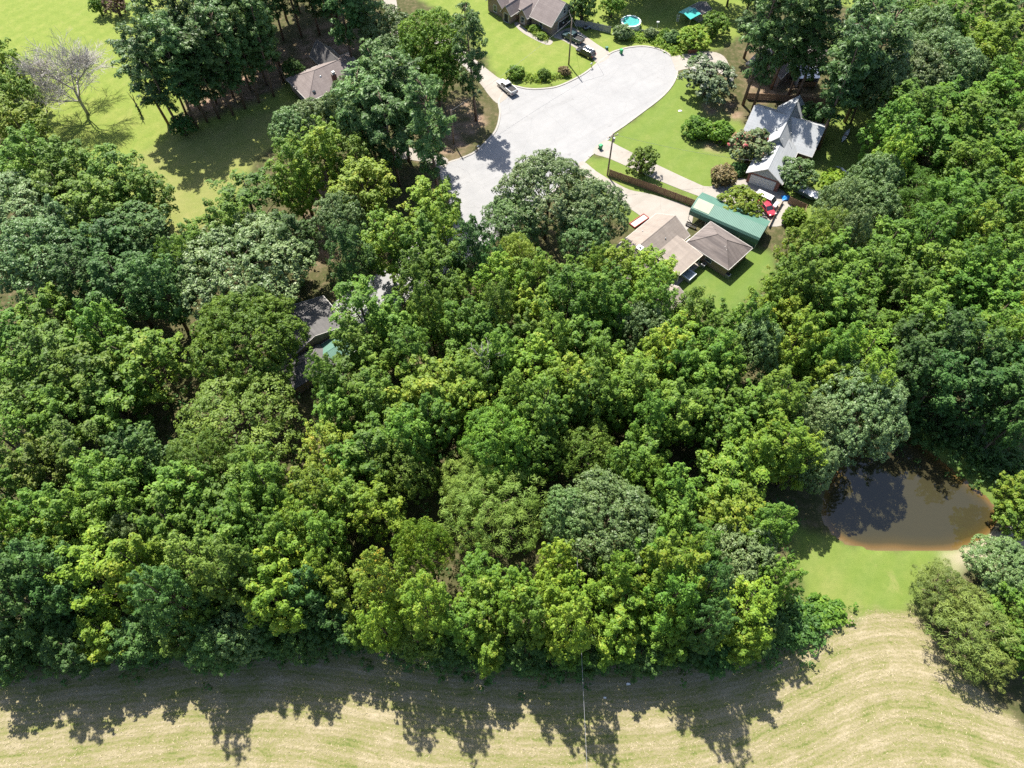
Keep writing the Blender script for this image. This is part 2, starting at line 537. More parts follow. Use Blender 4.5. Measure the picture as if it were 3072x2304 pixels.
M_ROAD = paving("worn_asphalt", (0.215, 0.215, 0.216), (0.262, 0.259, 0.257))
M_CONC = paving("concrete", (0.235, 0.213, 0.185), (0.285, 0.262, 0.232), True, (0.155, 0.132, 0.108))
M_KERB = plain("kerb_concrete", (0.26, 0.243, 0.222), 0.9, 0.12, 1.0)
def sheet(name, pts, z, mat, label=None):
    mb = MB()
    mb.prism([(x, y, z) for x, y in pts], -(z + 0.12))
    o = mb.build(name, mat)
    return tag(o, label, None, None, "structure")
road_pts = spline(ROAD, True, 4)
road = sheet("road", road_pts, 0.02, M_ROAD, "pale sun-bleached cul-de-sac")
# kerb: a low concrete lip along the road edge, dropped where drives come in
gaps = [site(1495, 262), site(1797, 188), site(2020, 195), site(1800, 436), site(1738, 497), site(1335, 500), site(1500, 300)]
mb = MB()
K = spline(ROAD, True, 8)
n = len(K)
cen = (sum(p[0] for p in K) / n, sum(p[1] for p in K) / n)
area = sum(K[i][0] * K[(i + 1) % n][1] - K[(i + 1) % n][0] * K[i][1] for i in range(n))
sg = 1 if area > 0 else -1
off = []
for i in range(n):
    a, c = K[i - 1], K[(i + 1) % n]
    d = Vector((c[0] - a[0], c[1] - a[1]))
    d.normalize()
    off.append((d.y * sg, -d.x * sg))
for i in range(n):
    j = (i + 1) % n
    if K[i][1] < 90:
        continue
    drop = min(math.hypot(K[i][0] - g[0], K[i][1] - g[1]) for g in gaps) < 3.4
    h = 0.035 if drop else 0.13
    q = [(K[i][0], K[i][1], -0.1), (K[j][0], K[j][1], -0.1), (K[j][0] + off[j][0] * 0.42, K[j][1] + off[j][1] * 0.42, -0.1), (K[i][0] + off[i][0] * 0.42, K[i][1] + off[i][1] * 0.42, -0.1)]
    mb.prism(q, 0.1 + h)
tag(mb.build("kerb", M_KERB), "pale concrete kerb round the cul-de-sac", None, None, "structure")
drives = {
    "driveway": [(S((1797, 190), (1832, 163), (1790, 132), (1745, 100), (1712, 82), (1660, 108), (1690, 122), (1720, 140), (1770, 172)), "concrete drive up to the brick gabled house"),
                 (S((1540, 262), (1500, 310), (1470, 290), (1440, 250), (1380, 190), (1300, 130), (1330, 110), (1420, 175), (1490, 230)), "concrete drive under the white pickup"),
                 (S((2014, 172), (2030, 168), (2058, 162), (2100, 155), (2150, 158), (2180, 180), (2190, 230), (2120, 205), (2060, 207), (2030, 212), (2022, 195)), "concrete drive at the head of the cul-de-sac"),
                 (S((1814, 421), (1778, 457), (1830, 477), (1900, 508), (1960, 535), (2040, 568), (2110, 595), (2180, 632), (2270, 670), (2330, 680), (2365, 660), (2375, 610), (2330, 560), (2220, 535), (2130, 560), (2080, 545), (2000, 508), (1920, 470), (1860, 440)), "long concrete drive beside the board fence"),
                 (S((1748, 484), (1730, 506), (1752, 530), (1790, 560), (1830, 585), (1872, 615), (1910, 640), (1940, 665), (1960, 690), (2060, 690), (2080, 640), (2070, 622), (2010, 600), (1940, 580), (1890, 570), (1840, 545), (1790, 515)), "concrete drive curving down to the green carport"),
                 (S((1143, -60), (1176, -60), (1200, 70), (1215, 130), (1185, 130), (1165, 70)), "pale drive passing behind the pines at the top"),
                 (S((1345, 480), (1325, 510), (1290, 490), (1230, 480), (1180, 470), (1200, 440), (1300, 462)), "shaded drive into the trees left of the cul-de-sac"),
                 ],
    "footpath": [(S((1543, 72), (1560, 92), (1590, 112), (1640, 135), (1658, 128), (1652, 118), (1640, 122), (1600, 100), (1570, 82), (1552, 66)), "narrow concrete walk along the flower bed")],
}
for nm, lst in drives.items():
    for k, (pts, lab) in enumerate(lst):
        sheet(nm, spline(pts, True, 3), 0.028 + 0.006 * k + (0.01 if nm == "footpath" else 0), M_CONC, lab)

# ------------------------------------------------------------------ foliage
def leaf_material(name, lo, hi, tip=None, trans=0.3, rough=0.55, spec=0.25, hue=0.012, val=0.2):
    m, nt, b = new_mat(name)
    t = attr(nt, "tint")
    stops = [(0.1, lo), (0.75, hi)]
    if tip:
        stops.append((0.97, tip))
    c = ramp(nt, stops, t).outputs[0]
    oi = node(nt, "ShaderNodeObjectInfo")
    hs = node(nt, "ShaderNodeHueSaturation")
    nt.links.new(math_n(nt, 'ADD', math_n(nt, 'MULTIPLY', oi.outputs["Random"], 2 * hue), 0.5 - hue), hs.inputs["Hue"])
    nt.links.new(math_n(nt, 'ADD', math_n(nt, 'MULTIPLY', math_n(nt, 'FRACT', math_n(nt, 'MULTIPLY', oi.outputs["Random"], 7.31)), 2 * val), 1.0 - val), hs.inputs["Value"])
    nt.links.new(c, hs.inputs["Color"])
    nt.links.new(hs.outputs[0], b.inputs["Base Color"])
    b.inputs["Roughness"].default_value = rough
    b.inputs["Specular IOR Level"].default_value = spec
    tr = node(nt, "ShaderNodeBsdfTranslucent")
    tc = mixc(nt, 1.0, hs.outputs[0], (1.25, 1.15, 0.55), 'MULTIPLY')
    nt.links.new(tc, tr.inputs["Color"])
    mx = node(nt, "ShaderNodeMixShader")
    mx.inputs[0].default_value = trans
    nt.links.new(b.outputs[0], mx.inputs[1])
    nt.links.new(tr.outputs[0], mx.inputs[2])
    nt.links.new(mx.outputs[0], nt.nodes["Material Output"].inputs["Surface"])
    return m
LEAF = {
    "yg":    leaf_material("leaf_yellow_green", (0.096, 0.180, 0.017), (0.192, 0.282, 0.026), (0.288, 0.312, 0.036), 0.40),
    "mid":   leaf_material("leaf_mid_green", (0.062, 0.134, 0.017), (0.132, 0.234, 0.026), (0.186, 0.270, 0.034), 0.40),
    "dark":  leaf_material("leaf_dark_green", (0.034, 0.084, 0.019), (0.070, 0.144, 0.029), None, 0.34),
    "blue":  leaf_material("leaf_blue_green", (0.072, 0.137, 0.040), (0.134, 0.214, 0.065), None, 0.28, 0.5, 0.35),
    "grey":  leaf_material("leaf_grey_green", (0.079, 0.134, 0.043), (0.150, 0.218, 0.077), (0.216, 0.264, 0.120), 0.28, 0.48, 0.35),
    "olive": leaf_material("leaf_olive", (0.070, 0.125, 0.017), (0.134, 0.204, 0.029), (0.186, 0.240, 0.036), 0.34),
    "pale":  leaf_material("leaf_pale_feathery", (0.156, 0.246, 0.043), (0.240, 0.336, 0.067), (0.300, 0.348, 0.084), 0.45),
    "fall":  leaf_material("leaf_turning", (0.102, 0.178, 0.019), (0.198, 0.264, 0.029), (0.408, 0.276, 0.036), 0.40),
    "pine":  leaf_material("needles", (0.046, 0.101, 0.026), (0.098, 0.174, 0.043), None, 0.24, 0.5, 0.3),
    "cedar": leaf_material("cedar_sprays", (0.079, 0.118, 0.022), (0.146, 0.186, 0.038), None, 0.28),
    "white": leaf_material("white_blossom", (0.07, 0.115, 0.045), (0.15, 0.19, 0.10), (0.52, 0.48, 0.44), 0.2),
    "red":   leaf_material("red_blossom", (0.06, 0.10, 0.035), (0.115, 0.15, 0.06), (0.36, 0.06, 0.08), 0.2),
    "brown": leaf_material("bronze_leaf", (0.10, 0.09, 0.034), (0.19, 0.145, 0.06), (0.24, 0.18, 0.08), 0.2),
    "maroon": leaf_material("maroon_leaf", (0.08, 0.05, 0.034), (0.16, 0.10, 0.065), None, 0.2),
}
M_BARK = plain("bark", (0.115, 0.085, 0.062), 0.9, 0.35, 2.0, bumpy=0.5, streak=(3, 3, 0.6))
M_PBARK = plain("pine_bark", (0.16, 0.105, 0.075), 0.9, 0.35, 2.0, bumpy=0.5, streak=(3, 3, 0.6))
M_DEAD = plain("weathered_wood", (0.36, 0.335, 0.30), 0.9, 0.25, 2.0)

def unit(a):
    return a / (np.linalg.norm(a, axis=-1, keepdims=True) + 1e-9)
def leaves(rg, C, D, tr, k, size, aspect=0.62, up=0.55, tuft_tint=None, flat=1.0, droop=0.0):
    """k leaf-clump faces on the outer side of each tuft"""
    n = len(C)
    d = unit(D[:, None, :] * 0.85 + rg.normal(size=(n, k, 3)) * 0.72)
    d[..., 2] *= flat
    pos = C[:, None, :] + d * (tr[:, None, None] * (0.62 + 0.42 * rg.random((n, k, 1))))
    nrm = unit(d * 0.85 + np.array([0, 0, up]) + rg.normal(size=(n, k, 3)) * 0.27)
    t = unit(np.cross(nrm, rg.normal(size=(n, k, 3))))
    if droop:
        t = unit(t + np.array([0, 0, -droop]))
        nrm = unit(np.cross(t, np.cross(nrm, t)))
    w = np.cross(nrm, t)
    s = size * (0.65 + 0.7 * rg.random((n, k, 1)))
    a = t * s * 0.5
    bb = w * s * 0.5 * aspect
    shift = t * s * 0.12
    V = np.stack([pos - a, pos + shift + bb, pos + a, pos + shift - bb], 2).reshape(-1, 3)
    F = np.arange(n * k * 4).reshape(-1, 4)
    tt = (rg.random(n) if tuft_tint is None else tuft_tint)[:, None] * 0.62 + rg.random((n, k)) * 0.38
    return V, F, tt.reshape(-1)
def leaf_mesh(name, parts):
    V = np.concatenate([p[0] for p in parts])
    off, Fs = 0, []
    for p in parts:
        Fs.append(p[1] + off)
        off += len(p[0])
    me = fast_mesh(name, V, np.concatenate(Fs))
    at = me.attributes.new("tint", 'FLOAT', 'FACE')
    at.data.foreach_set("value", np.concatenate([p[2] for p in parts]).astype(np.float32))
    return me
def limbs_mesh(name, H, r0, tips, z_fork, rg, sides=7, lean=(0, 0)):
    mb = MB()
    zz = [0, 0.25 * H, z_fork, 0.75 * H, 0.93 * H]
    mb.tube([(0.03 * H * math.sin(z * 0.3) * 0.3 + lean[0] * z / H, lean[1] * z / H, z) for z in zz], [r0 * 1.25, r0, r0 * 0.8, r0 * 0.42, r0 * 0.12], sides)
    for (b0, b1) in tips:
        mid = [(b0[i] * 0.5 + b1[i] * 0.5) + (0.06 * H * 0.3 if i == 2 else 0) for i in range(3)]
        mb.tube([b0, mid, b1], [r0 * 0.36, r0 * 0.22, r0 * 0.05], 5)
    return mb.mesh(name, True)

def plume_tree(seed, H=17.0, RR=4.5, n=30, per=9, k=36, size=0.40, tuft=0.78, spread=1.25):
    """upright broadleaf: many rising plumes of leaf tufts"""
    rg = np.random.default_rng(seed)
    z0 = 0.34 * H
    C, D, T, tips, tint = [], [], [], [], []
    for i in range(n):
        t = ((i + 0.5) / n) ** 0.85
        prof = math.sqrt(max(0.0, 1 - ((t - 0.36) / 0.66) ** 2)) if t > 0.36 else 0.50 + 0.50 * t / 0.36
        az = i * 2.39996 + rg.uniform(-0.5, 0.5)
        rad = RR * prof * rg.uniform(0.72, 1.08)
        tip = np.array([rad * math.cos(az), rad * math.sin(az), z0 + (H - z0) * t * rg.uniform(0.93, 1.04)])
        base = np.array([0.12 * tip[0], 0.12 * tip[1], max(0.22 * H, tip[2] - 0.75 * rad - 2.6)])
        tips.append((tuple(base), tuple(tip)))
        ax = unit(tip - base)
        ln = np.linalg.norm(tip - base)
        tn = rg.uniform(0.15, 0.85)
        for j in range(per):
            s = 1 - 0.62 * (j / per) ** 1.1
            w = spread * (0.30 + 0.95 * (1 - s) * 1.4)
            p = base + ax * ln * s + rg.normal(size=3) * w * np.array([0.62, 0.62, 0.42])
            C.append(p)
            out = unit(p - np.array([0, 0, z0 + 0.25 * (H - z0)]))
            D.append(unit(out * 0.7 + ax * 0.3 + np.array([0, 0, 0.45])))
            T.append(tuft * rg.uniform(0.7, 1.25) * (0.8 + 0.3 * (1 - s)))
            tint.append(np.clip(tn + rg.normal() * 0.22, 0, 1))
    L = leaves(rg, np.array(C), np.array(D), np.array(T), k, size, 0.66, 0.5, np.array(tint), 1.3)
    return leaf_mesh("crown", [L]), limbs_mesh("trunk", H, 0.24, tips[::2], 0.4 * H, rg)

def lobe_tree(seed, H=15.0, RR=6.5, n=26, k=24, size=0.46, tuft=0.72, lobe=0.30, squash=0.55, aspect=0.62, dens=1.0, droop=0.0, zc=0.58):
    """rounded, domed crown: overlapping leafy lobes"""
    rg = np.random.default_rng(seed)
    C, D, T, tips, tint = [], [], [], [], []
    cz = zc * H
    vz = H - cz
    lobes = []
    for i in range(n):
        zt = 1 - 1.45 * (i + 0.5) / n
        rr = math.sqrt(max(0.02, 1 - min(1, abs(zt)) ** 2))
        az = i * 2.39996 + rg.uniform(-0.4, 0.4)
        q = rg.uniform(0.66, 0.86)
        c = np.array([RR * rr * q * math.cos(az), RR * rr * q * math.sin(az), cz + vz * zt * q * (1.0 if zt > 0 else squash)])
        lobes.append((c, RR * lobe * rg.uniform(0.75, 1.2)))
        tips.append(((0.1 * c[0], 0.1 * c[1], max(0.2 * H, c[2] - 0.6 * np.hypot(c[0], c[1]) - 1.0)), tuple(c)))
    LC = np.array([l[0] for l in lobes])
    LR = np.array([l[1] for l in lobes])
    for i, (c, r) in enumerate(lobes):
        tn = rg.uniform(0.15, 0.85)
        m = int(dens * 3.4 * (r / tuft) ** 2)
        d = unit(rg.normal(size=(m, 3)) + np.array([0, 0, 0.45]))
        p = c + d * r * np.array([1, 1, 0.85]) * rg.uniform(0.85, 1.06, (m, 1))
        dist = np.linalg.norm(p[:, None, :] - LC[None], axis=2) / LR[None]
        dist[:, i] = 9
        ok = (dist.min(1) > 0.72)
        for pp, dd in zip(p[ok], d[ok]):
            C.append(pp)
            D.append(unit(dd + np.array([0, 0, 0.25])))
            T.append(tuft * rg.uniform(0.7, 1.2))
            tint.append(np.clip(tn + rg.normal() * 0.2, 0, 1))
    L = leaves(rg, np.array(C), np.array(D), np.array(T), k, size, aspect, 0.45, np.array(tint), 1.0, droop)
    return leaf_mesh("crown", [L]), limbs_mesh("trunk", H, 0.34, tips[::2], 0.35 * H, rg)

def pine_tree(seed, H=24.0, RR=3.7, k=30):
    rg = np.random.default_rng(seed)
    C, D, T, tips, tint = [], [], [], [], []
    z = 0.26 * H
    while z < H * 0.985:
        t = (z - 0.26 * H) / (0.74 * H)
        prof = (0.35 + 1.36 * t) if t < 0.42 else 0.92 * math.sqrt(max(0.0, 1 - ((t - 0.42) / 0.62) ** 2)) + 0.06
        for i in range(rg.integers(3, 6)):
            az = rg.uniform(0, 6.283)
            ln = RR * prof * rg.uniform(0.6, 1.15)
            tip = np.array([ln * math.cos(az), ln * math.sin(az), z + ln * rg.uniform(0.12, 0.45)])
            tips.append(((0, 0, z), tuple(tip)))
            nt_ = max(2, int(ln * 2.0))
            tn = rg.uniform(0.1, 0.9)
            for j in range(nt_):
                s = 1 - 0.55 * j / nt_
                p = np.array([0, 0, z]) * (1 - s) + tip * s + rg.normal(size=3) * np.array([0.45, 0.45, 0.26])
                C.append(p)
                D.append(np.array([0.3 * math.cos(az), 0.3 * math.sin(az), 0.9]))
                T.append(rg.uniform(0.5, 0.9))
                tint.append(np.clip(tn + rg.normal() * 0.2, 0, 1))
        z += rg.uniform(0.8, 1.35)
    L = leaves(rg, np.array(C), np.array(D), np.array(T), k, 0.62, 0.34, 0.45, np.array(tint), 0.75)
    return leaf_mesh("crown", [L]), limbs_mesh("trunk", H, 0.26, tips[::3], 0.4 * H, rg)

def bush(seed, H=2.4, RR=1.7, k=26, size=0.30, tuft=0.36, n=9):
    rg = np.random.default_rng(seed)
    C, D, T, tint, tips = [], [], [], [], []
    for i in range(n):
        az = i * 2.4
        q = 0.0 if i == 0 else rg.uniform(0.35, 0.62)
        c = np.array([RR * q * math.cos(az), RR * q * math.sin(az), H * (0.62 if i == 0 else rg.uniform(0.35, 0.58))])
        r = RR * rg.uniform(0.38, 0.5)
        tips.append(((0, 0, 0.1), tuple(c)))
        for j in range(34):
            d = unit(rg.normal(size=3) + np.array([0, 0, 0.3]))
            p = c + d * r
            if p[2] < 0.1:
                continue
            C.append(p)
            D.append(unit(d + np.array([0, 0, 0.2])))
            T.append(tuft * rg.uniform(0.7, 1.25))
            tint.append(rg.random())
    L = leaves(rg, np.array(C), np.array(D), np.array(T), max(8, k // 2), size, 0.6, 0.4, np.array(tint))
    return leaf_mesh("crown", [L]), limbs_mesh("trunk", H * 0.6, 0.06, tips[::2], 0.3 * H, rg, 5)

TEMPL = {}
def template(kind, variants):
    TEMPL[kind] = variants
template("plume", [(plume_tree(100 + i, 17, 4.5, [28, 32, 22, 34, 26, 20, 30, 36, 24, 18, 32, 27][i], [16, 15, 18, 14, 17, 18, 15, 14, 16, 20, 14, 17][i], 23, [0.33, 0.30, 0.35, 0.31][i % 4], [0.55, 0.50, 0.60][i % 3], [1.2, 1.3, 1.2, 1.25, 1.4, 1.25, 1.0, 1.2, 1.5, 1.35, 1.1, 1.3][i]), 17, 4.5) for i in range(12)])
template("oak", [(lobe_tree(200 + i, 15, 6.5, [26, 30, 24, 28][i], 24, 0.32, 0.56, [0.31, 0.28, 0.33, 0.30][i], dens=1.3), 15, 6.5) for i in range(4)])
template("great_oak", [(lobe_tree(215 + i, 17, 10.0, 56, 24, 0.34, 0.60, 0.21, 0.5, 0.62, 1.1), 17, 10.0) for i in range(2)])
template("dense", [(lobe_tree(230 + i, 15, 7.0, 40, 24, 0.32, 0.62, 0.24, 0.6, 0.5, 1.1), 15, 7.0) for i in range(3)])
template("feather", [(lobe_tree(260 + i, 13, 6.0, 22, 34, 0.50, 0.80, 0.36, 0.5, 0.16, 1.1, 0.25), 13, 6.0) for i in range(2)])
template("pine", [(pine_tree(300 + i), 24, 3.7) for i in range(5)])
template("cedar", [(lobe_tree(330 + i, 9, 3.6, 18, 26, 0.42, 0.55, 0.36, 0.8, 0.18, 1.0, 0.0, 0.45), 9, 3.6) for i in range(2)])
template("bush", [(bush(360 + i), 2.4, 1.7) for i in range(4)])
template("myrtle", [(lobe_tree(400 + i, 5.5, 2.8, 20, 24, 0.34, 0.42, 0.32, 0.75, 0.6, 1.0, 0.0, 0.5), 5.5, 2.8) for i in range(3)])

KIND_NAME = {"great_oak": "oak_tree", "plume": "broadleaf_tree", "oak": "oak_tree", "dense": "dense_tree", "feather": "feathery_tree", "pine": "pine_tree", "cedar": "cedar_tree", "bush": "shrub", "myrtle": "small_tree"}
KIND_WORD = {"great_oak": "wide round-crowned tree", "plume": "broadleaf tree", "oak": "round-crowned tree", "dense": "dense-crowned tree", "feather": "feathery tree", "pine": "pine", "cedar": "cedar", "bush": "shrub", "myrtle": "small tree"}
COL_WORD = {"yg": "yellow-green", "mid": "mid-green", "dark": "dark green", "blue": "blue-green", "grey": "grey-green", "olive": "olive", "pale": "pale green", "fall": "orange-tinged", "pine": "dark", "cedar": "olive-brown", "white": "white-blossomed", "red": "red-blossomed", "brown": "bronze", "maroon": "maroon"}
DEF_H = {"great_oak": 17.0, "plume": 17.0, "oak": 15.5, "dense": 15.5, "feather": 14.0, "pine": 24.0, "cedar": 8.0, "bush": 2.2, "myrtle": 5.0}
CZ = {"great_oak": 0.62, "plume": 0.66, "oak": 0.62, "dense": 0.62, "feather": 0.62, "pine": 0.72, "cedar": 0.5, "bush": 0.5, "myrtle": 0.55}
tree_rng = random.Random(7)
TREES = []
def tree(kind, colour, u, v, rpx, H=None, label=None, zone=None, base=False, rm=None, squash=1.0):
    """plant a tree whose crown centre (or trunk foot, base=True) is at the surveyed point"""
    H = H if H else DEF_H[kind] * tree_rng.uniform(0.84, 1.14) * (tree_rng.uniform(0.98, 1.3) if v > 1640 and u < 2400 else 1.0)
    hc = 0 if base else CZ[kind] * H
    X, Y = site(u, v, hc)
    r = rm if rm else metres(u, v, 0.62 * H, rpx) * (1.06 if kind in ("plume", "dense", "oak") else 1.0)
    if kind == "oak" and r > 7.6:
        kind, H = "great_oak", max(H, 16.5)
    if base:
        u2, v2 = project(X, Y, CZ[kind] * H)
    else:
        u2, v2 = u, v
    TREES.append(dict(kind=kind, colour=colour, X=X, Y=Y, r=r, H=H, u=u2, v=v2, label=label, zone=zone))

A = "plume"
def many(rows):
    for kind, colour, lst in rows:
        for e in lst:
            tree(kind, colour, *e)
# --- left side of the photograph, top to bottom
many([(A, "yg", [(15, 190, 66), (46, 366, 84), (-40, 300, 80)]), (A, "mid", [(58, 290, 58), (95, 470, 80), (215, 500, 84), (10, 500, 80)]),
      (A, "mid", [(350, 540, 96), (434, 575, 74), (290, 615, 104), (180, 560, 84)]), ("oak", "grey", [(50, 610, 110)]), (A, "blue", [(202, 672, 62)]),
      ("oak", "blue", [(120, 775, 128)]), (A, "dark", [(416, 690, 104), (318, 745, 92), (362, 850, 104), (470, 850, 86), (240, 850, 84)]),  # shadow on the right-hand dark crown is put into its leaf colour
      (A, "mid", [(606, 742, 76), (545, 768, 58)]), (A, "mid", [(738, 590, 104), (700, 680, 80)]), ("oak", "grey", [(718, 830, 190)]), (A, "dark", [(850, 725, 84)])])
many([(A, "mid", [(152, 948, 90), (36, 1005, 96), (307, 1002, 84), (72, 1140, 92), (-40, 1100, 90)]), (A, "olive", [(170, 1067, 104)]), (A, "yg", [(420, 1085, 118)]),
      (A, "mid", [(270, 1130, 118), (335, 1215, 112), (95, 1225, 100), (190, 1230, 90), (30, 1320, 104)]), (A, "olive", [(235, 1355, 92), (108, 1410, 84)]), (A, "dark", [(410, 1370, 84)]),  # the dark crown has its shadow put into the leaf colour
      ("oak", "mid", [(758, 1025, 165)]), ("dense", "olive", [(715, 1275, 175), (600, 1405, 110)])])
many([(A, "mid", [(307, 1455, 92), (416, 1450, 88), (560, 1480, 104), (127, 1555, 84), (235, 1560, 94), (344, 1530, 84), (10, 1480, 92)]), (A, "yg", [(18, 1605, 78), (217, 1625, 88)]),
      ("oak", "grey", [(392, 1605, 60)]), (A, "mid", [(520, 1590, 104), (700, 1510, 104), (723, 1600, 94), (620, 1570, 76)]), (A, "olive", [(600, 1690, 96), (700, 1740, 86)]),
      (A, "yg", [(325, 1725, 132), (420, 1720, 96)]), (A, "dark", [(127, 1707, 96), (54, 1800, 104), (180, 1800, 84), (-30, 1720, 90), (490, 1790, 90)])])
tree(A, "yg", 318, 1906, 82, 12)
tree(A, "olive", 542, 1905, 66, 11)
tree("oak", "blue", 705, 1890, 84, 11)
tree(A, "mid", 615, 1850, 56, 14)
for u, v in ((72, 1900), (160, 1880), (0, 1960), (-60, 1880), (230, 1940), (420, 1900), (640, 1935)):
    tree(A, "dark", u, v, 85, 11.5)
# --- the middle of the wood
many([(A, "mid", [(1062, 1165, 98), (1134, 1213, 80), (989, 1133, 56), (1007, 1225, 72)]), (A, "yg", [(1297, 1165, 105), (1387, 1135, 88), (1405, 1202, 76), (1206, 1231, 72)]), (A, "mid", [(1279, 1267, 82), (1152, 1303, 90)]),
      (A, "fall", [(971, 1347, 80)]), (A, "mid", [(1116, 1375, 98), (1224, 1332, 76), (1050, 1400, 70)]), ("dense", "olive", [(1206, 1404, 100)]), (A, "mid", [(772, 1412, 86), (808, 1484, 82), (754, 1556, 80)]),
      (A, "yg", [(935, 1466, 92), (1044, 1502, 90), (1134, 1520, 86), (953, 1556, 84), (881, 1582, 72)]), ("oak", "mid", [(1500, 1335, 105), (1572, 1350, 100)]), (A, "mid", []),
      ("feather", "pale", [(1425, 1440, 95), (1490, 1530, 138)])])
many([(A, "yg", [(874, 1695, 96), (827, 1796, 92), (1044, 1774, 84), (960, 1730, 60), (1279, 1821, 88), (1152, 1875, 62)]), (A, "mid", [(772, 1724, 66), (971, 1622, 72), (840, 1620, 70)]), (A, "fall", [(1163, 1767, 78)]),
      ("dense", "yg", [(1279, 1648, 84)]), (A, "dark", [(920, 1790, 70)]), (A, "mid", [(1441, 1713, 74), (1387, 1870, 76)]), (A, "yg", [(1460, 1835, 90)])])
tree(A, "dark", 989, 1857, 88, 13)
tree("oak", "dark", 905, 1900, 75, 8)
tree(A, "mid", 1080, 1890, 60, 12)
tree("dense", "olive", 1261, 1905, 88, 11)
tree(A, "yg", 1470, 1925, 72, 12)
tree(A, "dark", 1350, 1940, 70, 8)
tree(A, "dark", 790, 1900, 70, 9)
many([("dense", "olive", [(1760, 1361, 86)]), (A, "mid", [(1941, 1361, 78), (1880, 1400, 66), (2035, 1481, 72), (2024, 1571, 78)]), ("oak", "blue", [(1807, 1575, 138), (1717, 1545, 75)]), ("dense", "mid", [(1934, 1455, 84)]),
      (A, "yg", [(2187, 1445, 118), (2205, 1535, 100)]), ("oak", "grey", [(2223, 1680, 108)]), (A, "yg", [(2042, 1734, 100), (1843, 1727, 68), (1862, 1824, 104), (1663, 1680, 64), (1543, 1770, 82), (1652, 1777, 72), (1717, 1800, 66), (2241, 1824, 100), (1699, 1879, 82)]),
      (A, "mid", [(2024, 1806, 88), (1960, 1660, 70), (2100, 1640, 80), (1580, 1860, 70), (2300, 1590, 80), (2330, 1740, 70)]), (A, "dark", [(2120, 1790, 70), (2140, 1860, 70)])])
for u, v, r, h, c in ((1852, 1920, 80, 11, "yg"), (2230, 1915, 78, 12, "yg"), (1991, 1905, 88, 11, "mid"), (2066, 1935, 75, 8, "dark"), (1928, 1950, 75, 7, "dark"), (1707, 1930, 75, 10, "mid"), (1580, 1950, 70, 8, "dark"), (2300, 1885, 64, 8, "dark"), (2150, 1950, 70, 7, "dark"), (1780, 1960, 70, 6, "dark")):
    tree(A, c, u, v, r, h)
many([(A, "dark", [(1425, 745, 66), (1472, 800, 48)]), ("dense", "pale", [(1555, 786, 60)]), (A, "yg", [(1508, 848, 72), (1599, 845, 76), (1599, 924, 70), (1852, 797, 76), (1950, 822, 80), (2033, 1032, 86), (1769, 815, 52)]),
      (A, "mid", [(1490, 931, 60), (1707, 851, 78), (1960, 905, 74), (1707, 920, 86), (1816, 902, 86), (1852, 953, 62), (1429, 974, 62), (1472, 1010, 76), (1581, 1014, 70), (1743, 1032, 92), (1798, 1075, 74), (1653, 1021, 64), (1520, 1070, 66)]), ("oak", "grey", [(1932, 996, 74)]),
      (A, "yg", [(1599, 1112, 92), (1707, 1148, 90), (1888, 1130, 90), (1979, 1075, 76)]), (A, "mid", [(1762, 1195, 84), (1924, 1165, 80), (2044, 1112, 74), (2069, 962, 74), (2150, 985, 76), (2141, 1075, 86), (2116, 1148, 86), (2033, 1231, 92), (1935, 1249, 68), (1834, 1204, 70), (1436, 1148, 70), (1617, 1238, 86), (1545, 1210, 66), (1454, 1080, 64)])])
# --- right of the wood, down to the pond
many([(A, "yg", [(2302, 905, 62), (2362, 955, 66), (2380, 1024, 76), (2579, 1089, 98), (2488, 1151, 76), (2597, 1162, 72)]), (A, "mid", [(2405, 842, 78), (2362, 890, 66), (2543, 872, 90), (2506, 919, 84), (2597, 974, 90), (2452, 945, 72), (2253, 981, 72), (2152, 1071, 66), (2181, 1118, 60), (2506, 1053, 66), (2470, 1082, 70)]),
      ("oak", "blue", [(2253, 1046, 82)]), (A, "mid", [(2344, 1191, 86), (2271, 1245, 90), (2163, 1198, 86), (2054, 1234, 70), (2180, 1290, 76)]), (A, "yg", [(2325, 1343, 96), (2400, 1370, 76), (2240, 1370, 70)])])
tree("oak", "grey", 2560, 1235, 150, 16.5, label="wide grey-green oak overhanging the near end of the brown pond")
tree("oak", "grey", 2450, 1285, 76, 15)
tree("oak", "grey", 2445, 1400, 64, 13)
many([(A, "mid", [(2670, 735, 82), (2778, 735, 78), (2634, 807, 82), (2724, 872, 78), (2796, 807, 94), (2887, 800, 82), (2977, 771, 90), (2995, 645, 92), (2923, 590, 80), (2959, 861, 92), (2869, 880, 86), (2796, 890, 70), (2760, 963, 82), (2977, 952, 95), (3045, 880, 84)]), (A, "yg", [(2923, 717, 76), (3050, 554, 86), (2405, 740, 72), (3060, 700, 80), (3060, 960, 80)]),
      (A, "mid", [(2417, 807, 82), (2507, 789, 82), (2850, 600, 82), (2833, 670, 86)]), ("feather", "mid", [(2742, 620, 108)]), ("oak", "blue", [(2616, 554, 76), (2616, 627, 72)]), ("oak", "grey", [(2518, 616, 60), (2554, 717, 56)]), ("dense", "olive", [(2471, 717, 74)]),
      (A, "mid", [(2959, 1016, 80), (3060, 1040, 84)]), (A, "dark", [(2833, 1024, 86), (2706, 1035, 78), (2923, 1071, 82), (3031, 1110, 84), (2736, 1110, 78), (2820, 1140, 84), (2947, 1175, 100), (3050, 1184, 90), (3060, 1260, 60)])])  # dark leaf colour carries the shade these bank trees stand in
